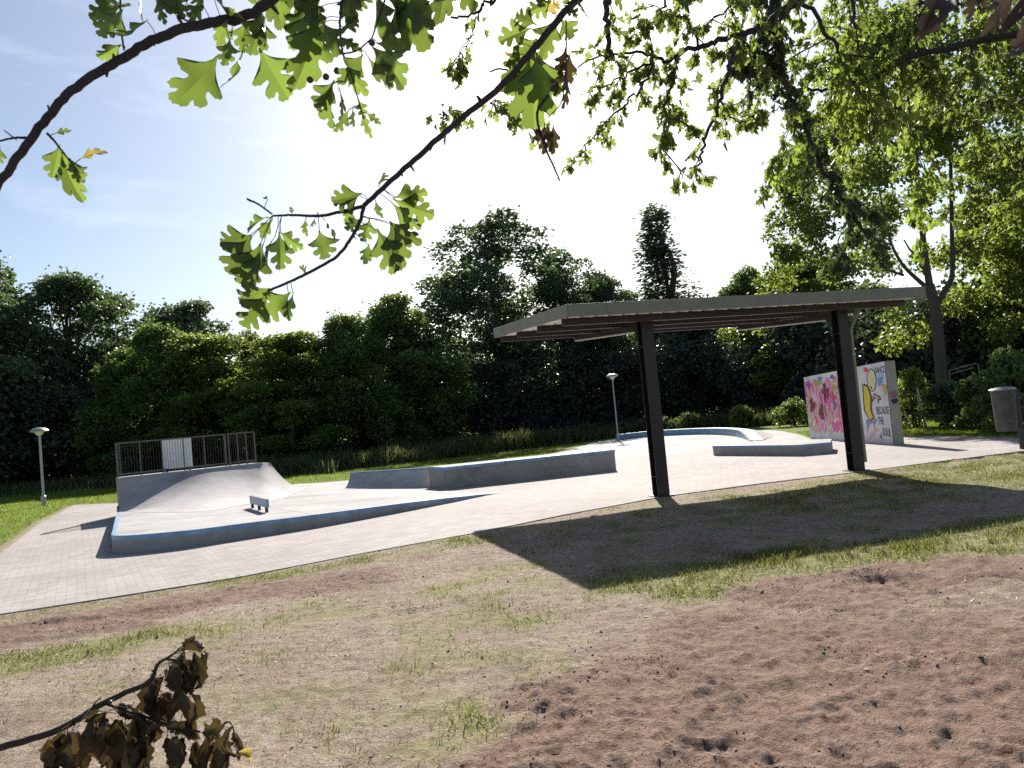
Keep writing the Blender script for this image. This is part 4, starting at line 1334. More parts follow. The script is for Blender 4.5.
for px, py, y, r in ((905, 40, 27, 1.7), (950, 20, 28, 1.8), (1000, 40, 28, 1.7), (860, 70, 26.5, 1.5), (905, 105, 27, 1.6), (960, 90, 29, 1.7), (1015, 110, 28, 1.6), (850, 130, 26, 1.4), (890, 160, 26.5, 1.4), (815, 165, 26, 1.2), (840, 190, 25.5, 1.35), (800, 205, 27, 1.0), (930, 150, 27.5, 1.2), (985, 160, 28.5, 1.5), (1030, 180, 28, 1.5), (870, 215, 26, 1.3), (820, 230, 26, 1.15), (905, 200, 27, 0.9), (960, 195, 28.5, 0.9), (1000, 215, 28.5, 1.4), (1035, 240, 29, 1.5), (785, 245, 27, 0.9), (800, 265, 27, 0.95), (845, 255, 26, 1.0), (880, 250, 27, 0.8), (975, 250, 29.5, 1.1), (1010, 270, 30, 1.3), (790, 190, 27, 0.7), (780, 225, 27.5, 0.7), (830, 272, 26.5, .8), (870, 278, 27.5, 0.8), (900, 318, 29, 1.0), (880, 335, 30, 1.0), (975, 300, 30, 1.0), (1000, 320, 30, 1.2), (940, 60, 25.5, 1.5), (880, 20, 26, 1.5), (1040, 60, 27, 1.8), (770, 255, 27.5, .7)):
    if px < 885 and py > 185: y += 6.5
    p_ = W(px, py, y)
    for _ in range(3):
        cl.append((p_[0] + rs.normal() * r * 0.45, p_[1] + rs.normal() * r * 0.9, p_[2] + rs.normal() * r * 0.4, r * rs.uniform(0.45, 0.75)))
cl = np.array(cl)
def lumps(name, cl, nleaf, leaf, mat, parent, rs, tmpl=(RHOMB, RF), wid=0.72, droop=0.35):
    pr = cl[:, 3] ** 2 / (cl[:, 3] ** 2).sum()
    ci = rs.choice(len(cl), nleaf, p=pr)
    dv = rand_dir(nleaf, rs)
    rad = cl[ci, 3] * (0.2 + 0.95 * rs.rand(nleaf) ** 0.5)
    P = cl[ci, :3] + dv * rad[:, None] * np.array([1, 1, 0.8])
    Y = rand_dir(nleaf, rs) * 0.8 + dv * 0.5 + np.array([0, 0, -droop])
    N = rand_dir(nleaf, rs) + np.array([0, 0, 0.6])
    L = leaf * rs.uniform(0.6, 1.3, nleaf)
    me = bulk_mesh(name, tmpl[0], tmpl[1], frames(P, Y, N, L, L * wid), mat)
    return link_mesh(name, me, parent)
lumps('crown', cl, 46000, 0.19, M['leaf_light'], T0, rs)

def side_tree(nm, px, py, hw, dd, key, rot, lab):
    tp = D(px, py, dd)
    return make_tree(nm, key, (tp.x, dd, -0.02), tp.z, hw * dd / F, rot, lab, None)
side_tree('leafy_tree', 1008, 150, 78, 36, 'lime', 0.4, 'tall dense tree right behind the forked trunk at the picture edge')
side_tree('leafy_tree', 950, 300, 50, 40, 'maple', 2.2, 'shadowy low tree filling the gap behind the forked trunk')
side_tree('dark_oak', 1085, 120, 90, 33, 'oak', 1.1, 'dark tree mostly outside the right edge behind the litter bin')

# shrubs
def shrub(nm, px, py_base, py_top, hw, mat, leaf, nleaf, lab, seed, cat='shrub', group=None, depth=None):
    rs = np.random.RandomState(seed)
    b = G(px, py_base)
    if depth: b = D(px, py_base, depth); b.z = 0
    t = thing(nm, lab, cat, (b.x, b.y, 0), 0, group)
    H = D(px, py_top, b.y).z
    Rd = hw * b.y / F
    cl = []
    for _ in range(26):
        h = rs.rand() ** 0.8
        a = rs.rand() * 6.283
        rr_ = Rd * 0.85 * math.sqrt(max(0.05, 1 - h ** 2)) * math.sqrt(rs.rand())
        cl.append((rr_ * math.cos(a), rr_ * math.sin(a) * 0.8, 0.12 + h * (H - 0.2), rs.uniform(0.16, 0.34) * min(Rd, H)))
    cl = np.array(cl)
    mb = MB()
    for i in range(9):
        c = cl[i]
        pth = spline([(0.08 * rs.normal(), 0.08 * rs.normal(), -0.08), (c[0] * 0.4, c[1] * 0.4, c[2] * 0.6), tuple(c[:3])], 3)
        mb.tube(pth, [0.028 * (1 - 0.8 * j / (len(pth) - 1)) for j in range(len(pth))], 5)
    mb.build('stems', M['bark'], t)
    lumps('foliage', cl, nleaf, leaf, M[mat], t, rs)
    return t
GS = 'shrubs at the foot of the trees on the right'
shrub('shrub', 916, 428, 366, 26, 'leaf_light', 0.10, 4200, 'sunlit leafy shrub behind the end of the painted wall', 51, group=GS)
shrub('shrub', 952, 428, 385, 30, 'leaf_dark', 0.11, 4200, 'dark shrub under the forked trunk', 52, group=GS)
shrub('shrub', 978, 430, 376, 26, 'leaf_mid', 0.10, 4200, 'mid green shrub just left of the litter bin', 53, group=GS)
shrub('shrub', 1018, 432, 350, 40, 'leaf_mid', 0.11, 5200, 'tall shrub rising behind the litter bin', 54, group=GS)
shrub('bush', 744, 430, 407, 17, 'leaf_light', 0.12, 1700, 'sunlit low bush beyond the curved blue ledge', 55, 'bush', depth=40)
shrub('bush', 795, 433, 402, 26, 'leaf_mid', 0.12, 2400, 'leafy bush left of the painted wall', 56, 'bush', depth=36)
shrub('bush', 690, 431, 413, 16, 'leaf_mid', 0.12, 1500, 'dull green bush just right of the left shelter post', 57, 'bush', depth=42)

# undergrowth that closes the foot of the wood, and the wood farther back
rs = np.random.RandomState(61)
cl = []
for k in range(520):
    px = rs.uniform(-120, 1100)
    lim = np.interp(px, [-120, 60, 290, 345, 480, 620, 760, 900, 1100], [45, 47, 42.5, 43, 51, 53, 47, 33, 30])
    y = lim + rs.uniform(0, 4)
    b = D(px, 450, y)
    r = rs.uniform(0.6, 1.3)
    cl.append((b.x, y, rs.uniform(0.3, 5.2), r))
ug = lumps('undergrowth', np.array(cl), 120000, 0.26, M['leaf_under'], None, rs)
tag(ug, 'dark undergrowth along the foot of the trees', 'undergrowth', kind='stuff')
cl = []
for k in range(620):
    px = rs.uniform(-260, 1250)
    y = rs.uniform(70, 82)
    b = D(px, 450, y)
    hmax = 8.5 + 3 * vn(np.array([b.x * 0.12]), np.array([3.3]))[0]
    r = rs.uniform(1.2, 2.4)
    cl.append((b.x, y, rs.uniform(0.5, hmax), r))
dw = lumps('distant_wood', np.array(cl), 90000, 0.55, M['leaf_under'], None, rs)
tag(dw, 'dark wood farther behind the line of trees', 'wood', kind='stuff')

# ------------------------------------------------------------------ grass, weeds, litter on the ground
BLADE = [(-0.5, 0, 0), (0.5, 0, 0), (0.28, 0.6, 0.05), (0.0, 1.0, 0.22), (-0.28, 0.6, 0.05)]
BF = [[0, 1, 2, 3, 4]]
# bilinear look-up of the ground level
ZG = Z.reshape(nr, nt_)
def gz(P):
    r_ = np.hypot(P[:, 0], P[:, 1]); t_ = np.arctan2(P[:, 0], P[:, 1])
    i = np.clip(np.searchsorted(rr, r_) - 1, 0, nr - 2); j = np.clip(np.searchsorted(th, t_) - 1, 0, nt_ - 2)
    fr = np.clip((r_ - rr[i]) / (rr[i + 1] - rr[i]), 0, 1); ft = np.clip((t_ - th[j]) / (th[j + 1] - th[j]), 0, 1)
    return (ZG[i, j] * (1 - fr) * (1 - ft) + ZG[i + 1, j] * fr * (1 - ft) + ZG[i, j + 1] * (1 - fr) * ft + ZG[i + 1, j + 1] * fr * ft)
def blades(name, P, hgt, wid, mat, rs, lab, cat, lean=0.5):
    n = len(P)
    P3 = np.concatenate([P, gz(P)[:, None] - 0.004], axis=1)
    Y = np.stack([rs.normal(0, lean, n), rs.normal(0, lean, n), np.ones(n)], axis=1)
    N = rand_dir(n, rs); N[:, 2] *= 0.2
    me = bulk_mesh(name, BLADE, BF, frames(P3, Y, N, hgt, wid), mat)
    o = link_mesh(name, me)
    return tag(o, lab, cat, kind='stuff')
rs = np.random.RandomState(71)
# candidates even in the picture's foreground: area-weighted on the ground
n = 900000
Pc = np.stack([rs.uniform(-7.5, 13, n), rs.uniform(2.2, 17, n)], axis=1)
ang = np.arctan2(Pc[:, 0], Pc[:, 1])
keep = (np.abs(ang) < R(41)) & (Pc[:, 1] < 17)
Pc = Pc[keep]
d_ = sd(Pc, paving)
Pc = Pc[(d_ > 0.07) & ((Pc[:, 1] - 0.53 * Pc[:, 0]) < 12.5)]
g_ = grassiness(Pc)
cl_n = fbm(Pc[:, 0] * 2.6 + 31, Pc[:, 1] * 2.6 + 7, 4)
pr = np.clip((g_ * 0.75 + 2.0 * (cl_n - 0.5) - 0.10) * 0.62, 0, 1) ** 1.5
rnd = rs.rand(len(Pc))
ki = rnd < pr
Pg = Pc[ki]; gg = g_[ki]
hg = (0.016 + 0.03 * gg) * rs.uniform(0.5, 1.6, len(Pg))
blades('short_grass', Pg, hg, 0.0045 + 0.002 * rs.rand(len(Pg)), M['grass'], rs, 'short sparse green grass growing in patches on the dry soil', 'grass', 0.7)
ks = (rs.rand(len(Pc)) < 0.085 * (1 - 0.85 * bareness(Pc))) & (~ki)
Ps = Pc[ks]
blades('dry_grass', Ps, rs.uniform(0.012, 0.05, len(Ps)), 0.004, M['straw'], rs, 'dry straw coloured grass lying on the foreground soil', 'dry grass', 1.9)
# longer green blades on the sunny side of the shelter's shadow
p0, p1_ = G(690, 567), G(1060, 534)
n = 4200
k = rs.rand(n)
Pl = np.stack([p0.x + (p1_.x - p0.x) * k, p0.y + (p1_.y - p0.y) * k], axis=1) + rs.normal(0, 1, (n, 2)) * np.array([0.15, 0.22])
Pl = Pl[fbm(Pl[:, 0] * 3, Pl[:, 1] * 3, 3) > 0.47]
blades('green_grass', Pl, rs.uniform(0.03, 0.09, len(Pl)), 0.006, M['grass'], rs, 'fresh green grass along the edge of the shelter shadow', 'grass', 0.35)
# lawns
n = 150000
Pw = np.stack([rs.uniform(-32, 2, n), rs.uniform(11, 48, n)], axis=1)
Pw2 = np.stack([rs.uniform(10, 26, 60000), rs.uniform(15, 30, 60000)], axis=1)
Pw = np.concatenate([Pw, Pw2])
ang = np.arctan2(Pw[:, 0], Pw[:, 1])
Pw = Pw[(ang > R(-38)) & (ang < R(38)) & (lawnness(Pw) > 0.5)]
Pw = Pw[sd(Pw, plaza_poly) > 0.12]
blades('lawn_grass', Pw, rs.uniform(0.05, 0.11, len(Pw)), 0.014, M['lawn'], rs, 'bright green mown lawn beyond the paving', 'lawn', 0.5)
# tall weeds behind the plaza
n = 26000
px = rs.uniform(255, 830, n)
lim = np.interp(px, [255, 345, 432, 560, 620, 700, 790, 830], [33, 33, 35, 39, 42, 42, 38, 31])
yy = lim + rs.uniform(0, 1, n) ** 1.3 * 7
xx = (px - 512) / F * yy
Pq = np.stack([xx, yy], axis=1)
clump = fbm(Pq[:, 0] * 0.8, Pq[:, 1] * 0.8, 3)
blades('tall_weeds', Pq, (0.25 + 0.85 * clump) * rs.uniform(0.4, 1.25, n), 0.045, M['weed'], rs, 'tall uncut weeds and grass behind the concrete plaza', 'weeds', 0.25)
n = 9000
px = rs.uniform(-60, 330, n)
lim = np.interp(px, [-60, 60, 290, 330], [39, 38, 33, 31])
yy = lim + rs.uniform(0, 1, n) * 8
Pq = np.stack([(px - 512) / F * yy, yy], axis=1)
blades('shaded_weeds', Pq, rs.uniform(0.25, 0.7, n), 0.05, M['weed'], rs, 'shaded long grass under the trees behind the left lawn', 'long grass', 0.3)
# soil crumbs, dead leaves and bits of twig
CL = [(1, 0, 0), (0.3, 0.9, 0.1), (-0.8, 0.5, -0.1), (-0.7, -0.6, 0.1), (0.4, -0.9, 0), (0.1, 0.05, 0.8)]
CF = [[0, 1, 5], [1, 2, 5], [2, 3, 5], [3, 4, 5], [4, 0, 5]]
cd_ = np.clip((fbm(Pc[:, 0] * 1.5 + 4, Pc[:, 1] * 2.3 + 8, 4) - 0.50) * 7, 0, 1)
k = rs.rand(len(Pc)) < 0.002 + cd_ * (0.03 + 0.5 * bareness(Pc))
Pk = Pc[k]
n = len(Pk)
sz = 0.002 + 0.012 * rs.rand(n) ** 7
P3 = np.concatenate([Pk, gz(Pk)[:, None]], axis=1)
a = rs.rand(n) * 6.283
Y = np.stack([np.cos(a), np.sin(a), 0.2 * rs.normal(size=n)], axis=1)
me = bulk_mesh('soil_crumbs', CL, CF, frames(P3, Y, np.tile([0, 0, 1.0], (n, 1)), sz, sz * rs.uniform(0.6, 1.3, n)), M['clod'])
tag(link_mesh('soil_crumbs', me), 'dark crumbs of soil scattered over the foreground', 'soil', kind='stuff')
k = rs.rand(len(Pc)) < 0.0016
Pk = Pc[k]; n = len(Pk)
P3 = np.concatenate([Pk, gz(Pk)[:, None] + 0.008], axis=1)
a = rs.rand(n) * 6.283
Y = np.stack([np.cos(a), np.sin(a), 0.25 * rs.normal(size=n)], axis=1)
N = np.tile([0, 0, 1.0], (n, 1)) + 0.5 * rs.normal(size=(n, 3))
me = bulk_mesh('fallen_leaves', RHOMB, RF, frames(P3, Y, N, rs.uniform(0.018, 0.045, n), rs.uniform(0.012, 0.03, n)), M['leaf_dead'])
tag(link_mesh('fallen_leaves', me), 'small dead leaves lying about on the soil', 'dead leaves', kind='stuff')

# ------------------------------------------------------------------ hawthorn overhead
def half_leaf(lobe=1.0, curl=0.22, fold=0.16, wave=0.03, skew=0.0):
    side = [(0.02, 0.0), (0.05, 0.10), (0.13, 0.24), (0.235, 0.35), (0.33, 0.395), (0.40, 0.425), (0.47, 0.435), (0.52, 0.46), (0.545, 0.50), (0.515, 0.53), (0.50, 0.565), (0.45, 0.565), (0.40, 0.60), (0.33, 0.585), (0.22, 0.565), (0.21, 0.60), (0.25, 0.66), (0.31, 0.70), (0.37, 0.72), (0.405, 0.765), (0.385, 0.80), (0.38, 0.84), (0.32, 0.835), (0.27, 0.86), (0.20, 0.815), (0.155, 0.80), (0.155, 0.85), (0.19, 0.89), (0.205, 0.93), (0.165, 0.95), (0.13, 0.985), (0.07, 0.975), (0.0, 1.0)]
    n = len(side)
    rib = [0.96 * (i / (n - 1)) ** 1.05 for i in range(n)]
    hull = lambda y_: 0.02 + 0.52 * math.sin(math.pi * min(1.0, max(0.0, y_)) ** 1.25) ** 1.1
    V_, F_ = [], []
    K = 4
    def zz(x_, y_): return fold * abs(x_) - curl * y_ * y_ + wave * math.sin(9 * y_ + 2) * abs(x_) * 3 - 0.25 * curl * x_ * x_ * 4
    for s_ in (1, -1):
        o_ = len(V_)
        for i, (x_, y_) in enumerate(side):
            x2 = x_ * lobe + hull(y_) * (1 - lobe)
            y2 = y_ if s_ > 0 else y_ * 0.965 + 0.012
            x2 = s_ * x2 * (1.0 + skew * s_)
            for k in range(K + 1):
                f_ = k / K
                X_, Y_ = x2 * f_, rib[i] + (y2 - rib[i]) * f_
                V_.append((X_ + 0.04 * math.sin(3 * Y_) * skew * 4, Y_, zz(X_, Y_)))
        for i in range(n - 1):
            for k in range(K):
                a_ = o_ + i * (K + 1) + k
                f_ = [a_, a_ + 1, a_ + K + 2, a_ + K + 1]
                F_.append(f_ if s_ > 0 else f_[::-1])
    return V_, F_
LEAVES = [half_leaf(1.12), half_leaf(0.95, 0.45, 0.40, 0.06, 0.10), half_leaf(1.05, -0.15, 0.30, 0.06, -0.12), half_leaf(0.8, 0.60, 0.15, 0.07, 0.05), half_leaf(1.2, 0.3, 0.5, 0.05, 0.0)]
MIDL = [(0, 0, 0), (0.16, 0.28, 0.03), (0.50, 0.46, 0.10), (0.46, 0.58, 0.08), (0.22, 0.60, 0.0), (0.36, 0.80, 0.0), (0.13, 0.82, -0.08), (0.0, 1.0, -0.16), (-0.13, 0.82, -0.08), (-0.36, 0.80, 0.0), (-0.22, 0.60, 0.0), (-0.46, 0.58, 0.08), (-0.50, 0.46, 0.10), (-0.16, 0.28, 0.03)]
MIDF = [[0, 1, 4, 6, 7], [1, 2, 3, 4], [4, 5, 6], [0, 7, 8, 10, 13], [13, 10, 11, 12], [10, 8, 9]]
FORK = (1.35, -0.45, 2.75)
hw = thing('hawthorn_tree', 'overhanging hawthorn whose near branches with lobed leaves cross the top of the picture', 'tree', (1.6, -0.8, 0))
HO = hw.location
mb = MB(HO)
tr = spline([(1.6, -0.8, -0.15), (1.58, -0.78, 0.9), (1.5, -0.65, 1.8), FORK], 6)
mb.tube(tr, [0.13 - 0.05 * i / (len(tr) - 1) for i in range(len(tr))], 12)
mb.build('trunk', M['twig'], hw)
def knobs(mb, pth, rad, rs, every=4, size=1.0):
    """short spurs and buds"""
    for i in range(2, len(pth) - 1):
        if rs.rand() < 1.0 / every:
            p_ = Vector(pth[i]); d = Vector(rs.normal(size=3)).normalized()
            l_ = rad[i] * rs.uniform(1.6, 3.2) * size
            mb.tube([p_, p_ + d * l_ * 0.6, p_ + d * l_], [rad[i] * 0.5, rad[i] * 0.42, rad[i] * 0.2], 6)
def px_branch(mb, pts, r0, r1, rs, world=(), n=6, every=5, ron=None):
    """polyline of (column, row, distance) plus a continuation in the world towards the fork"""
    P = [tuple(D(*p_)) for p_ in pts]
    P = [tuple(w_) for w_ in world] + P
    pth = spline(P, n)
    k = len(pth)
    w0 = len(world) * n
    if ron is None: ron = r0
    rad = [(r0 + (ron - r0) * i / max(1, w0)) if i < w0 else (ron + (r1 - ron) * (i - w0) / max(1, k - 1 - w0)) for i in range(k)]
    STEMS.append(np.array(pth))
    pth = [np.array(p_) + rs.normal(size=3) * rad[i] * 0.12 for i, p_ in enumerate(pth)]
    mb.tube(pth, rad, 9)
    knobs(mb, pth, rad, rs, every)
    return pth
STEMS = []
rs = np.random.RandomState(81)
near_wood = mb = MB(HO)
# first branch: upper left
px_branch(mb, [(340, -75, 1.02), (298, -24, 1.0), (264, 6, 0.98), (243, 17.5, 0.98), (211, 23, 0.97), (182, 29, 0.96), (152, 41, 0.955), (126, 56, 0.95), (97, 73, 0.945), (67, 95, 0.94), (44, 123, 0.93), (17.5, 158, 0.92), (0, 182, 0.92), (-40, 240, 0.92)], 0.022, 0.0048, rs, [FORK, (0.75, 0.25, 2.9), (0.1, 0.8, 2.55)], ron=0.0072)
px_branch(mb, [(47, 133, 0.93), (55, 142, 0.93), (66, 156, 0.93), (74, 165, 0.93)], 0.0016, 0.0008, rs, every=3)
px_branch(mb, [(30, 138, 0.93), (14, 138, 0.92), (-8, 143, 0.92)], 0.0018, 0.001, rs, every=3)
px_branch(mb, [(14, 138, 0.92), (4, 130, 0.92)], 0.0009, 0.0007, rs)
px_branch(mb, [(124, 50, 0.95), (121, 25, 0.95), (120, -10, 0.95)], 0.0012, 0.0012, rs)
px_branch(mb, [(185, 28, 0.96), (178, 17, 0.96), (190, 22, .96)], 0.0022, 0.001, rs)
px_branch(mb, [(50, 116, 0.935), (48, 105, 0.935)], 0.0014, 0.001, rs)
px_branch(mb, [(65, 97, 0.94), (61, 94, 0.94)], 0.0018, 0.0012, rs)
# second branch: through the middle, forking
px_branch(mb, [(655, -80, 1.2), (598, -18, 1.15), (565, 12, 1.12), (540, 42, 1.1), (502, 85, 1.08), (462, 118, 1.06), (420, 155, 1.04), (392, 180, 1.03), (364, 206, 1.02)], 0.018, 0.0032, rs, [FORK, (1.0, 0.2, 2.9), (0.6, 0.9, 2.65)], ron=0.0062)
px_branch(mb, [(364, 206, 1.02), (340, 212, 1.02), (318, 216, 1.015), (292, 215, 1.01), (272, 216, 1.01)], 0.0027, 0.0013, rs, every=3)
px_branch(mb, [(272, 214, 1.01), (258, 204, 1.01), (247, 199, 1.01)], 0.0012, 0.0015, rs)
px_branch(mb, [(364, 206, 1.02), (360, 222, 1.01), (351, 238, 1.0), (337, 256, 0.99), (310, 272, 0.98), (287, 283, 0.97), (268, 291, 0.97)], 0.0027, 0.0016, rs, every=3)
px_branch(mb, [(480, 100, 1.07), (477, 96, 1.07)], 0.003, 0.0015, rs)
px_branch(mb, [(508, 70, 1.08), (498, 69, 1.08), (490, 72, 1.08)], 0.0014, 0.0012, rs)
# twigs of the leafy bunch at the top
px_branch(mb, [(345, -40, 0.95), (341, 8, 0.94), (340, 30, 0.94), (343, 54, 0.94), (349, 66, 0.94), (345, 82, .94)], 0.0018, 0.001, rs, [(0.3, 0.3, 2.8), (-0.1, 0.8, 2.45)], every=3)
px_branch(mb, [(343, 54, 0.94), (358, 50, 0.94), (372, 38, 0.94)], 0.0012, 0.0009, rs)
px_branch(mb, [(349, 66, 0.94), (356, 92, 0.94), (362, 112, 0.94)], 0.001, 0.0007, rs)
px_branch(mb, [(395, -40, 0.95), (388, -10, 0.94), (372, 38, 0.94)], 0.0016, 0.001, rs, [(0.35, 0.35, 2.8), (0.0, 0.8, 2.45)])
px_branch(mb, [(548, 95, 1.1), (537, 115, 1.1), (545, 146, 1.1), (553, 165, 1.1), (560, 181, 1.1)], 0.0022, 0.0012, rs, every=3)
px_branch(mb, [(566, 20, 1.12), (566, 60, 1.1), (562, 100, 1.1), (548, 118, 1.1)], 0.0012, 0.0008, rs)

near = [  # base column,row  tip column,row  (distance, width factor)
 (217,56,190,108,.95,1.0),(230,38,224,69,.95,.8),(242,47,246,93,.95,.75),(259,48,284,96,.95,.85),(261,12,254,52,.96,.8),(262,12,272,47,.96,.8),(246,20,240,50,.97,.8),
 (123,9,101,39,.94,.9),(122,6,88,19,.94,.9),(122,44,97,55,.94,.8),(148,18,129,49,.95,.9),(142,-5,137,22,.95,.9),(158,-6,161,23,.95,.8),(176,-14,180,16,.95,.8),(204,4,186,22,.96,.9),(212,-8,224,24,.96,.9),(228,20,214,42,.96,.8),(232,24,234,41,.96,.7),(150,-14,172,6,.95,.9),(110,-12,104,10,.95,.9),(196,-14,206,12,.96,.9),
 (60,144,51,178,.93,.7),(63,150,65,196,.93,.8),(70,160,80,186,.93,.7),(54,134,70,128,.93,.7),(0,146,-3,165,.92,.8),(66,156,84,172,.93,.6),
 (322,-5,283,31,.95,1.0),(312,6,303,57,.95,.95),(319,15,308,86,.94,.85),(321,20,338,62,.94,.8),(336,-8,360,3,.95,.9),(342,28,361,19,.95,.8),(378,-8,374,37,.95,.9),(383,-6,437,20,.96,1.0),(396,-4,421,42,.96,1.1),(342,37,358,49,.94,.7),(376,43,405,46,.94,.8),(372,47,408,75,.94,1.1),(368,57,389,90,.94,.9),(347,64,356,90,.94,.9),(363,54,347,84,.94,.8),(335,80,315,110,.94,.9),(334,80,323,125,.94,.9),(337,82,348,113,.94,.8),(362,112,369,134,.94,.5),(365,112,382,125,.94,.5),(352,108,356,128,.94,.6),(350,108,333,132,.94,.5),(359,100,364,116,.94,.7),(300,-12,318,20,.95,1),(352,-12,345,14,.95,.9),(366,-14,358,10,.96,.9),(410,-12,404,16,.96,1.),
 (362,193,331,201,1.02,1.0),(362,195,334,208,1.02,.9),(378,187,382,171,1.03,.8),(393,198,428,190,1.02,.9),(393,199,432,218,1.02,.9),(391,201,416,233,1.02,.85),(390,221,416,244,1.01,.8),(390,221,408,265,1.01,.8),(377,228,396,271,1.01,.8),(370,218,364,242,1.01,.9),(362,218,345,230,1.01,.9),(352,208,345,226,1.01,.8),(369,244,367,260,1.01,.8),(376,200,375,218,1.02,.8),(319,230,325,262,1.01,.9),(324,220,341,230,1.01,.7),(316,217,308,226,1.01,.7),(306,219,303,233,1.01,.7),(268,217,243,227,1.01,.9),(273,220,255,235,1.01,.8),(252,235,219,246,1.0,1.0),(252,236,227,275,1.0,.95),(261,243,243,286,1.0,.9),(263,244,256,290,1.0,.8),(279,231,299,250,1.0,.9),(279,232,284,268,1.0,.95),(276,236,257,258,1.0,.9),(271,288,234,307,.97,.8),(270,293,241,329,.97,.8),(291,292,262,318,.97,.95),(294,292,284,320,.97,.95),(308,276,297,267,.98,.6),(268,200,262,195,1.0,.6),(292,214,291,207,1.01,.8),
 (537,38,516,58,1.1,.9),(535,51,532,115,1.09,1.1),(532,51,507,87,1.09,1.0),(537,52,551,102,1.09,.9),(557,18,541,52,1.11,1.0),(560,18,575,42,1.11,.9),(537,25,513,14,1.1,.9),(532,28,499,39,1.1,.8),(521,40,503,66,1.1,.9),(577,-6,584,22,1.12,.9),(552,0,530,14,1.12,1.),(545,-10,520,4,1.12,1.),(562,4,580,16,1.12,.9)]
def leaf_set(L, mat, name, parent, rs, tilt=0.75, org=HO, petiole=None):
    P, Y, N, LL, WW = [], [], [], [], []
    for bx_, by_, tx, ty, dd, wf_ in L:
        b = D(bx_, by_, dd); t_ = D(tx, ty, dd + rs.uniform(-0.25, 0.25) * 0.03)
        d = t_ - b
        P.append(np.array(b - org)); Y.append(np.array(d))
        vd = np.array((b - ORG).normalized())
        N.append(-vd + rs.normal(size=3) * tilt + np.array([0, 0, 0.15]))
        LL.append(d.length); WW.append(d.length * wf_ * rs.uniform(0.75, 1.0))
        if petiole is not None:
            dn = d.normalized()
            A_ = np.concatenate(STEMS); i_ = np.argmin(((A_ - np.array(b)) ** 2).sum(1)); s_ = Vector(A_[i_])
            if (s_ - b).length < 0.05: petiole.tube([s_, b.lerp(s_, 0.5) + Vector(rs.normal(size=3)) * 0.0008, b + dn * d.length * 0.08], 0.00055, 5)
    P, Y, N = np.array(P), np.array(Y), np.array(N)
    LL, WW = np.array(LL), np.array(WW)
    Ms = frames(P, Y, N, LL, WW)
    vv, lp, tt, base_ = [], [], [], 0
    which = rs.randint(0, len(LEAVES), len(P))
    for w_, (T_, F_) in enumerate(LEAVES):
        sel = np.where(which == w_)[0]
        if not len(sel): continue
        V_ = np.einsum('nij,kj->nki', Ms[sel][:, :, :3], np.array(T_)) + Ms[sel][:, None, :, 3]
        fl = np.array(F_).ravel()
        lp.append((fl[None, :] + (np.arange(len(sel)) * len(T_))[:, None] + base_).ravel())
        vv.append(V_.reshape(-1, 3)); base_ += len(sel) * len(T_)
    vv, lp = np.concatenate(vv), np.concatenate(lp)
    return bulk(name, vv, lp, np.arange(len(lp) // 4) * 4, np.full(len(lp) // 4, 4), mat, parent, True)
pet = near_wood
for _ in range(230):  # extra leaves added above the view to shade the near ones
    x0_, y0_, dd = rs.uniform(200, 660), rs.uniform(-170, -20), rs.uniform(0.98, 1.5)
    near.append((x0_, y0_, x0_ + rs.uniform(-28, 28), y0_ + rs.uniform(8, 42), dd, rs.uniform(.8, 1.1)))
leaf_set(near, M['leaf_haw'], 'leaves', hw, rs, petiole=pet)
leaf_set([(79,160,100,145,.93,.6),(73,164,84,178,.93,.6),(514,52,504,62,1.1,.8),(545,12,560,2,1.12,.9),(118,2,130,14,.95,.8),(349,58,352,72,.94,.6)], M['leaf_yel'], 'yellow_leaves', hw, rs, petiole=pet)
pet.build('branch', M['twig'], hw)
for px_, py_, dd in ((326, 77, .94), (372, 43, .94), (310, 80, .95), (337, 71, .94)):
    c_0 = D(px_, py_, dd); r_ = 0.0045; mb = MB(HO)
    mb.lathe(c_0, [(0.0, -r_), (r_ * .75, -r_ * .6), (r_, 0), (r_ * .8, r_ * .6), (r_ * .3, r_)], 10)
    mb.build('berry', M['haw'], hw)
# withered bits caught in the twigs
leaf_set([(566,46,561,78,1.1,.6),(569,52,571,86,1.1,.6),(566,70,570,108,1.1,.6),(562,66,558,100,1.1,.5),(545,122,541,153,1.1,.5),(548,124,548,150,1.1,.5),(553,124,556,152,1.1,.5),(540,126,536,142,1.1,.5)], M['leaf_dry'], 'withered_leaves', hw, rs, 0.8)

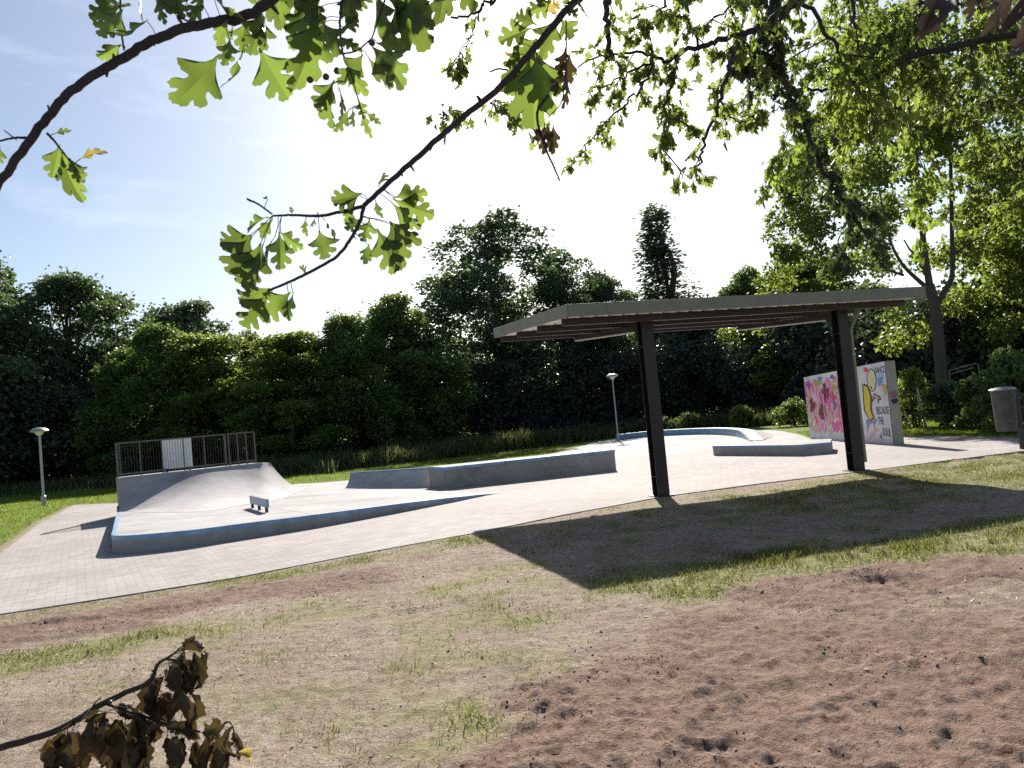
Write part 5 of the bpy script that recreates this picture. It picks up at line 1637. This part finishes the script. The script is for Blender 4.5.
# branches a few metres away
mid_wood, mid_leaf = MB(HO), {'leaf_overhead': [[], [], [], []], 'leaf_shade': [[], [], [], []], 'leaf_lit': [[], [], [], []]}
def foliate(pth, rs, step, nl, ls, key, tw=(0.05, 0.18), skip=0.0, down=0.7):
    if key == 'leaf_shade': tw = (0.04, 0.13)
    P = np.array(pth)
    seg = np.linalg.norm(np.diff(P, axis=0), axis=1); cum = np.concatenate([[0], np.cumsum(seg)])
    s_ = skip
    Lf = mid_leaf[key]
    while s_ < cum[-1]:
        i = min(len(P) - 2, np.searchsorted(cum, s_) - 1 if s_ > 0 else 0)
        p_ = P[i] + (P[i + 1] - P[i]) * ((s_ - cum[i]) / max(seg[i], 1e-6))
        d = rs.normal(size=3); d[2] = -abs(d[2]) * down - 0.15; d += 0.6 * (P[i + 1] - P[i]) / max(seg[i], 1e-6); d /= np.linalg.norm(d)
        l_ = rs.uniform(*tw)
        e = p_ + d * l_
        m_ = (p_ + e) / 2 + rs.normal(size=3) * l_ * 0.08
        mid_wood.tube([p_, m_, e], [0.0028, 0.0018, 0.001], 5)
        for k in range(int(1.9 * rs.randint(nl[0], nl[1] + 1))):
            f_ = rs.uniform(0.25, 1.0)
            b = p_ + (e - p_) * f_ + rs.normal(size=3) * 0.012
            y_ = d * 0.5 + rs.normal(size=3) * 0.5 + np.array([0, 0, -0.85])
            Lf[0].append(b - np.array(HO)); Lf[1].append(y_); Lf[2].append(rs.normal(size=3) + np.array([0, -0.3, 0.5])); Lf[3].append(ls * rs.uniform(0.75, 1.6))
        s_ += step * rs.uniform(0.6, 1.4)
def mbranch(pts, r0, r1, rs, world=(), step=0.05, nl=(4, 8), ls=0.042, key='leaf_overhead', tw=(0.05, 0.18), skip=0.0, n=6, subs=0, sub_len=(0.25, 0.6), down=0.7):
    P = [tuple(w_) for w_ in world] + [tuple(D(*p_)) for p_ in pts]
    pth = spline(P, n); k = len(pth)
    rad = [r0 + (r1 - r0) * i / (k - 1) for i in range(k)]
    pth = [np.array(p_) + rs.normal(size=3) * 0.006 for p_ in pth]
    mid_wood.tube(pth, rad, 7)
    w0 = len(world) * n
    foliate(pth[w0:], rs, step, nl, ls, key, tw, skip, down)
    for _ in range(subs):
        i = rs.randint(w0 + 2, k - 1)
        d = rs.normal(size=3); d[1] *= 0.7; d[2] = d[2] * 0.5 - 0.45; d /= np.linalg.norm(d)
        l_ = rs.uniform(*sub_len)
        a_ = pth[i]; b_ = a_ + d * l_ * 0.5 + rs.normal(size=3) * 0.03; c0 = a_ + d * l_ + np.array([0, 0, -0.1 * l_])
        sp = spline([a_, b_, c0], 4)
        mid_wood.tube(sp, [max(0.0015, rad[i] * 0.5) * (1 - 0.7 * j / (len(sp) - 1)) for j in range(len(sp))], 6)
        foliate(sp, rs, step, nl, ls, key, tw, 0.05, down)
    return pth
TOPR = [FORK, (1.9, 0.9, 3.3)]
mbranch([(900, -60, 2.9), (830, -18, 3.0), (795, 3, 3.05), (768, 22, 3.1), (742, 33, 3.1), (715, 42, 3.1), (690, 51, 3.1), (664, 61, 3.1), (648, 53, 3.1), (612, 55, 3.05), (580, 64, 3.0)], 0.023, 0.003, rs, TOPR, 0.075, (3, 6), skip=0.5, tw=(0.04, 0.13))
mbranch([(735, 40, 3.1), (729, 66, 3.05), (720, 98, 3.0), (711, 125, 3.0), (703, 150, 3.0), (698, 170, 3.0)], 0.011, 0.004, rs, (), 0.10, (3, 6), tw=(0.03, 0.11))
mbranch([(604, -30, 3.0), (607, 10, 3.0), (608, 35, 3.0), (610, 56, 3.0)], 0.014, 0.010, rs, [(0.4, 2.6, 3.9)], 0.07, (4, 7))
mbranch([(655, 58, 3.1), (645, 80, 3.05), (625, 104, 3.05), (604, 124, 3.05), (585, 148, 3.05), (566, 166, 3.05)], 0.006, 0.002, rs, (), 0.055, (3, 5), tw=(0.03, 0.09), ls=0.036)
mbranch([(650, 62, 3.1), (632, 72, 3.1), (610, 84, 3.1), (588, 92, 3.1)], 0.006, 0.002, rs, (), 0.045, (5, 8), tw=(0.03, 0.12))
mbranch([(676, 57, 3.1), (668, 98, 3.1), (665, 130, 3.1), (668, 152, 3.1), (682, 178, 3.1)], 0.007, 0.002, rs, (), 0.042, (4, 7), tw=(0.03, 0.12))
mbranch([(668, 110, 3.1), (682, 122, 3.1), (692, 128, 3.1)], 0.003, 0.002, rs, (), 0.05, (4, 7), tw=(0.03, 0.1))
mbranch([(720, 100, 3.0), (735, 120, 3.0), (750, 118, 3.0), (768, 112, 3.0), (783, 108, 3.0)], 0.004, 0.002, rs, (), 0.06, (3, 6), tw=(0.03, 0.12), ls=0.046)
mbranch([(700, 48, 3.1), (690, 25, 3.1), (672, 12, 3.1), (650, 5, 3.1)], 0.006, 0.002, rs, (), 0.05, (4, 7))
mbranch([(740, 33, 3.1), (752, 60, 3.1), (748, 80, 3.1)], 0.004, 0.002, rs, (), 0.06, (3, 6), tw=(0.03, 0.1))
mbranch([(690, -40, 3.0), (672, -10, 3.0), (655, 20, 3.0), (640, 35, 3.0)], 0.008, 0.003, rs, [(1.2, 2.0, 3.9)], 0.045, (4, 7))
mbranch([(760, -40, 3.1), (745, -15, 3.1), (725, 10, 3.1), (705, 25, 3.1)], 0.008, 0.003, rs, [(1.5, 2.0, 4.0)], 0.05, (4, 7))
mbranch([(500, -22, 2.6), (488, 0, 2.6), (474, 12, 2.6), (452, 19, 2.6)], 0.006, 0.004, rs, [(0.3, 1.8, 3.6)], 0.25, (1, 3), tw=(0.02, 0.05))
mbranch([(482, 6, 2.6), (474, 28, 2.6), (466, 44, 2.6), (455, 60, 2.6)], 0.003, 0.0015, rs, (), 0.05, (1, 2), tw=(0.02, 0.05), ls=0.03, skip=0.07)
mbranch([(462, 56, 2.6), (455, 66, 2.6), (450, 74, 2.6)], 0.0012, 0.001, rs, (), 0.022, (2, 4), tw=(0.02, 0.05), ls=0.036)
mbranch([(466, 115, 2.0), (452, 114, 2.0), (444, 112, 2.0)], 0.0012, 0.001, rs, (), 0.03, (2, 4), tw=(0.02, 0.04), ls=0.026, skip=0.04)
mbranch([(490, 100, 2.2), (505, 106, 2.2), (520, 112, 2.2), (535, 118, 2.2)], 0.002, 0.001, rs, (), 0.03, (3, 5), tw=(0.02, 0.06), ls=0.03)
# darker limb hanging at the left rim of the right-hand foliage
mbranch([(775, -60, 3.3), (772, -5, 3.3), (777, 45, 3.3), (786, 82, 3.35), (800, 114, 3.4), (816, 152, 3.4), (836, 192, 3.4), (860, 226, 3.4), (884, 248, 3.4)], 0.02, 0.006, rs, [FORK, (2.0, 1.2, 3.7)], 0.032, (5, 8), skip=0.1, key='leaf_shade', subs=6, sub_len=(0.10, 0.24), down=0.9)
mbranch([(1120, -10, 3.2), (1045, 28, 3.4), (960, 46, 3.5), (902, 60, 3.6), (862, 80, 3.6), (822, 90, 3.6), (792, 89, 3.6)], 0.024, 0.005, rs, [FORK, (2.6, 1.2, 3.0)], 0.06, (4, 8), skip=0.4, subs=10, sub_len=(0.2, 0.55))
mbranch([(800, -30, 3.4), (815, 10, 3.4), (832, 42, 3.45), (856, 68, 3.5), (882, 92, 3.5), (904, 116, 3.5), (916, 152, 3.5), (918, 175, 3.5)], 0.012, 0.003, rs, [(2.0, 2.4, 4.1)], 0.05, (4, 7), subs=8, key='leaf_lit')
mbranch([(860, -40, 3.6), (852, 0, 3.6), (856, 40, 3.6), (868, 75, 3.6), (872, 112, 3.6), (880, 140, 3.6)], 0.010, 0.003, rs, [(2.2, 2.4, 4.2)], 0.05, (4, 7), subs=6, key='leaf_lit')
mbranch([(930, -40, 3.6), (925, 5, 3.6), (915, 35, 3.6), (925, 65, 3.6)], 0.009, 0.003, rs, [(2.4, 2.4, 4.2)], 0.05, (4, 8), subs=5)
mbranch([(1030, 95, 3.9), (990, 88, 3.9), (955, 100, 3.9), (925, 98, 3.9)], 0.010, 0.003, rs, [(3.2, 2.6, 3.4)], 0.06, (4, 7), subs=4)
mid_wood.build('branch', M['twig'], hw)
for key, Lf in mid_leaf.items():
    L = np.array(Lf[3])
    me = bulk_mesh('leaves', MIDL, MIDF, frames(np.array(Lf[0]), np.array(Lf[1]), np.array(Lf[2]), L, L * RNG.uniform(0.45, 0.72, len(L))), M[key])
    link_mesh('leaves', me, hw)
# brown dead leaves very close, top right corner
mb = MB(HO)
px_branch(mb, [(1100, -60, 0.52), (1040, -25, 0.5), (990, -12, 0.48), (945, -18, 0.47)], 0.003, 0.001, rs, [FORK, (1.0, 0.1, 2.4)])
mb.build('branch', M['drytwig'], hw)
leaf_set([(946,-22,922,34,.46,.45),(958,-22,944,44,.46,.5),(985,-16,972,24,.47,.6),(1000,-20,1006,24,.48,.6),(972,-22,986,8,.46,.6),(1018,-20,1010,30,.48,.55),(1036,22,1016,70,.5,.5),(1030,-14,1040,26,.49,.6)], M['leaf_dull'], 'withered_leaves', hw, rs, 0.9)

# ------------------------------------------------------------------ withered branch, bottom left
n_stem0 = len(STEMS)
ws = thing('withered_sapling', 'withered branch with limp brown leaves at the bottom left corner', 'sapling', (-1.35, 0.85, 0))
WO = ws.location
mb = MB(WO)
px_branch(mb, [(-60, 768, 1.15), (0, 748, 1.13), (60, 729, 1.12), (103, 703, 1.1), (145, 684, 1.09), (154, 674, 1.09), (158, 664, 1.09), (172, 655, 1.08)], 0.006, 0.0018, rs, [(-1.35, 0.85, -0.1), (-1.3, 0.9, 0.5), (-1.1, 1.05, 0.85)], every=4)
px_branch(mb, [(103, 703, 1.1), (130, 712, 1.1), (165, 723, 1.1), (190, 730, 1.1), (212, 732, 1.1), (228, 722, 1.1), (234, 732, 1.1), (233, 745, 1.1)], 0.0022, 0.0008, rs, every=4)
px_branch(mb, [(88, 712, 1.1), (96, 702, 1.1), (101, 698, 1.1)], 0.001, 0.0008, rs)
px_branch(mb, [(172, 655, 1.08), (184, 645, 1.08), (193, 640, 1.08)], 0.0012, 0.0007, rs)
px_branch(mb, [(118, 706, 1.1), (128, 708, 1.1), (135, 702, 1.1)], 0.001, 0.0006, rs)
c8 = lambda x_, y_: (x_ / 3.793, 610 + y_ / 3.793)
dl = []
for x0, y0, x1, y1, wf_ in ((700,150,738,95,.6),(690,150,688,120,.5),(742,160,738,312,.36),(690,190,722,295,.75),(640,215,690,312,.7),(612,250,600,412,.42),(662,300,650,424,.6),(700,305,710,432,.55),(660,190,740,230,.7),(690,210,690,330,.8),(625,330,640,420,.6),
        (195,490,172,625,.4),(240,465,232,640,.5),(262,470,268,640,.5),(285,455,300,600,.4),(345,420,350,575,.55),(395,400,425,520,.4),(460,415,462,630,.5),(520,395,545,520,.5),(495,420,505,640,.5),(548,490,552,610,.45),(610,440,560,500,.6),(632,485,662,610,.5),(690,485,690,585,.5),(740,500,750,610,.4),(780,480,772,615,.4),(830,478,832,610,.5),(850,430,768,472,.5),(892,470,930,535,.5),(880,440,890,560,.3),(320,410,380,370,.5),(440,385,500,368,.45),(705,430,762,480,.6),(650,430,720,470,.6),(560,420,600,500,.5),(220,480,200,600,.45),(375,430,392,600,.5),(420,520,410,640,.5),(540,500,575,640,.5),(520,500,500,640,.6),(810,500,800,640,.4),(470,360,545,410,.5)):
    a_, b_ = c8(x0, y0), c8(x1, y1)
    dl.append((a_[0], a_[1], b_[0], b_[1], 1.1, wf_ * 0.95))
def limp(L, mat, name, parent, rs, stems):
    """limp curled leaves hanging from their stalks"""
    V_, F_ = [], []
    A_ = np.concatenate(STEMS[n_stem0:])
    for bx_, by_, tx, ty, dd, wf_ in L:
        dd += rs.uniform(-0.035, 0.035)
        b = D(bx_, by_, dd); t_ = D(tx, ty, dd + rs.uniform(-0.02, 0.02)); d = t_ - b
        ln = d.length; y_ = d.normalized()
        n_ = -(b - ORG).normalized() + Vector(rs.normal(size=3)) * 0.8
        x_ = y_.cross(n_).normalized(); z_ = x_.cross(y_)
        st = Vector(A_[np.argmin(((A_ - np.array(b)) ** 2).sum(1))])
        if (st - b).length < 0.05: stems.tube([st, st.lerp(b, .5) + Vector((0, 0, 0.002)), b + y_ * ln * 0.03], 0.0006, 5)
        tw, cu, fold = rs.uniform(-1.6, 1.6), rs.uniform(-0.28, 0.28), rs.uniform(0.35, 1.15)
        NR_, NC_ = 11, 7
        o_ = len(V_)
        for i in range(NR_):
            v = i / (NR_ - 1)
            wv = wf_ * 0.5 * ln * (math.sin(math.pi * min(1, 0.03 + v * 0.97) ** 0.85) ** 0.8) * (1 + 0.22 * math.sin(i * 2.3 + bx_) )
            c = b + y_ * ln * v + z_ * ln * (cu * math.sin(math.pi * v) - 0.1 * v * v) + x_ * ln * 0.07 * math.sin(4 * v + bx_)
            a_ = tw * (v - 0.3)
            xx, zz = x_ * math.cos(a_) + z_ * math.sin(a_), z_ * math.cos(a_) - x_ * math.sin(a_)
            for j in range(NC_):
                u = j / (NC_ - 1) * 2 - 1
                V_.append(c + xx * (wv * math.sin(u * 1.25) / 0.95 * math.cos(fold * 0.55)) + zz * (wv * fold * (abs(u) ** 1.4) * 0.9) + zz * 0.04 * ln * math.sin(7 * v + 4 * u + by_))
        for i in range(NR_ - 1):
            for j in range(NC_ - 1):
                q = o_ + i * NC_ + j
                F_.append([q, q + 1, q + NC_ + 1, q + NC_])
    me = bpy.data.meshes.new(name)
    me.from_pydata([tuple(v - WO) for v in V_], [], F_)
    me.materials.append(mat)
    me.polygons.foreach_set('use_smooth', np.ones(len(me.polygons), bool))
    return link_mesh(name, me, parent)
dl += [(q_[0] + rs.uniform(-7, 7), q_[1] + rs.uniform(-3, 5), q_[2] + rs.uniform(-9, 9), q_[3] + rs.uniform(-4, 12), 1.12, q_[5] * rs.uniform(0.7, 1.2)) for q_ in dl[::1]]
limp(dl, M['leaf_dry'], 'withered_leaves', ws, rs, mb)
a_, b_ = c8(905, 540), c8(950, 580)
limp([(a_[0], a_[1], b_[0], b_[1], 1.1, 0.8)], M['leaf_yel'], 'yellow_leaf', ws, rs, mb)
mb.build('stem', M['drytwig'], ws)
for x_, y_ in ((768, 142), (770, 172), (418, 350)):
    q_ = c8(x_, y_); c_0 = D(q_[0], q_[1], 1.08); r_ = 0.003; mb = MB(WO)
    A_ = np.concatenate(STEMS[n_stem0:]); st = Vector(A_[np.argmin(((A_ - np.array(c_0)) ** 2).sum(1))]); mb.tube([st, c_0], 0.0006, 5)
    mb.lathe(c_0, [(0.0, -r_), (r_ * .75, -r_ * .6), (r_, 0), (r_ * .8, r_ * .6), (r_ * .3, r_)], 10)
    mb.build('bud', M['haw'], ws)
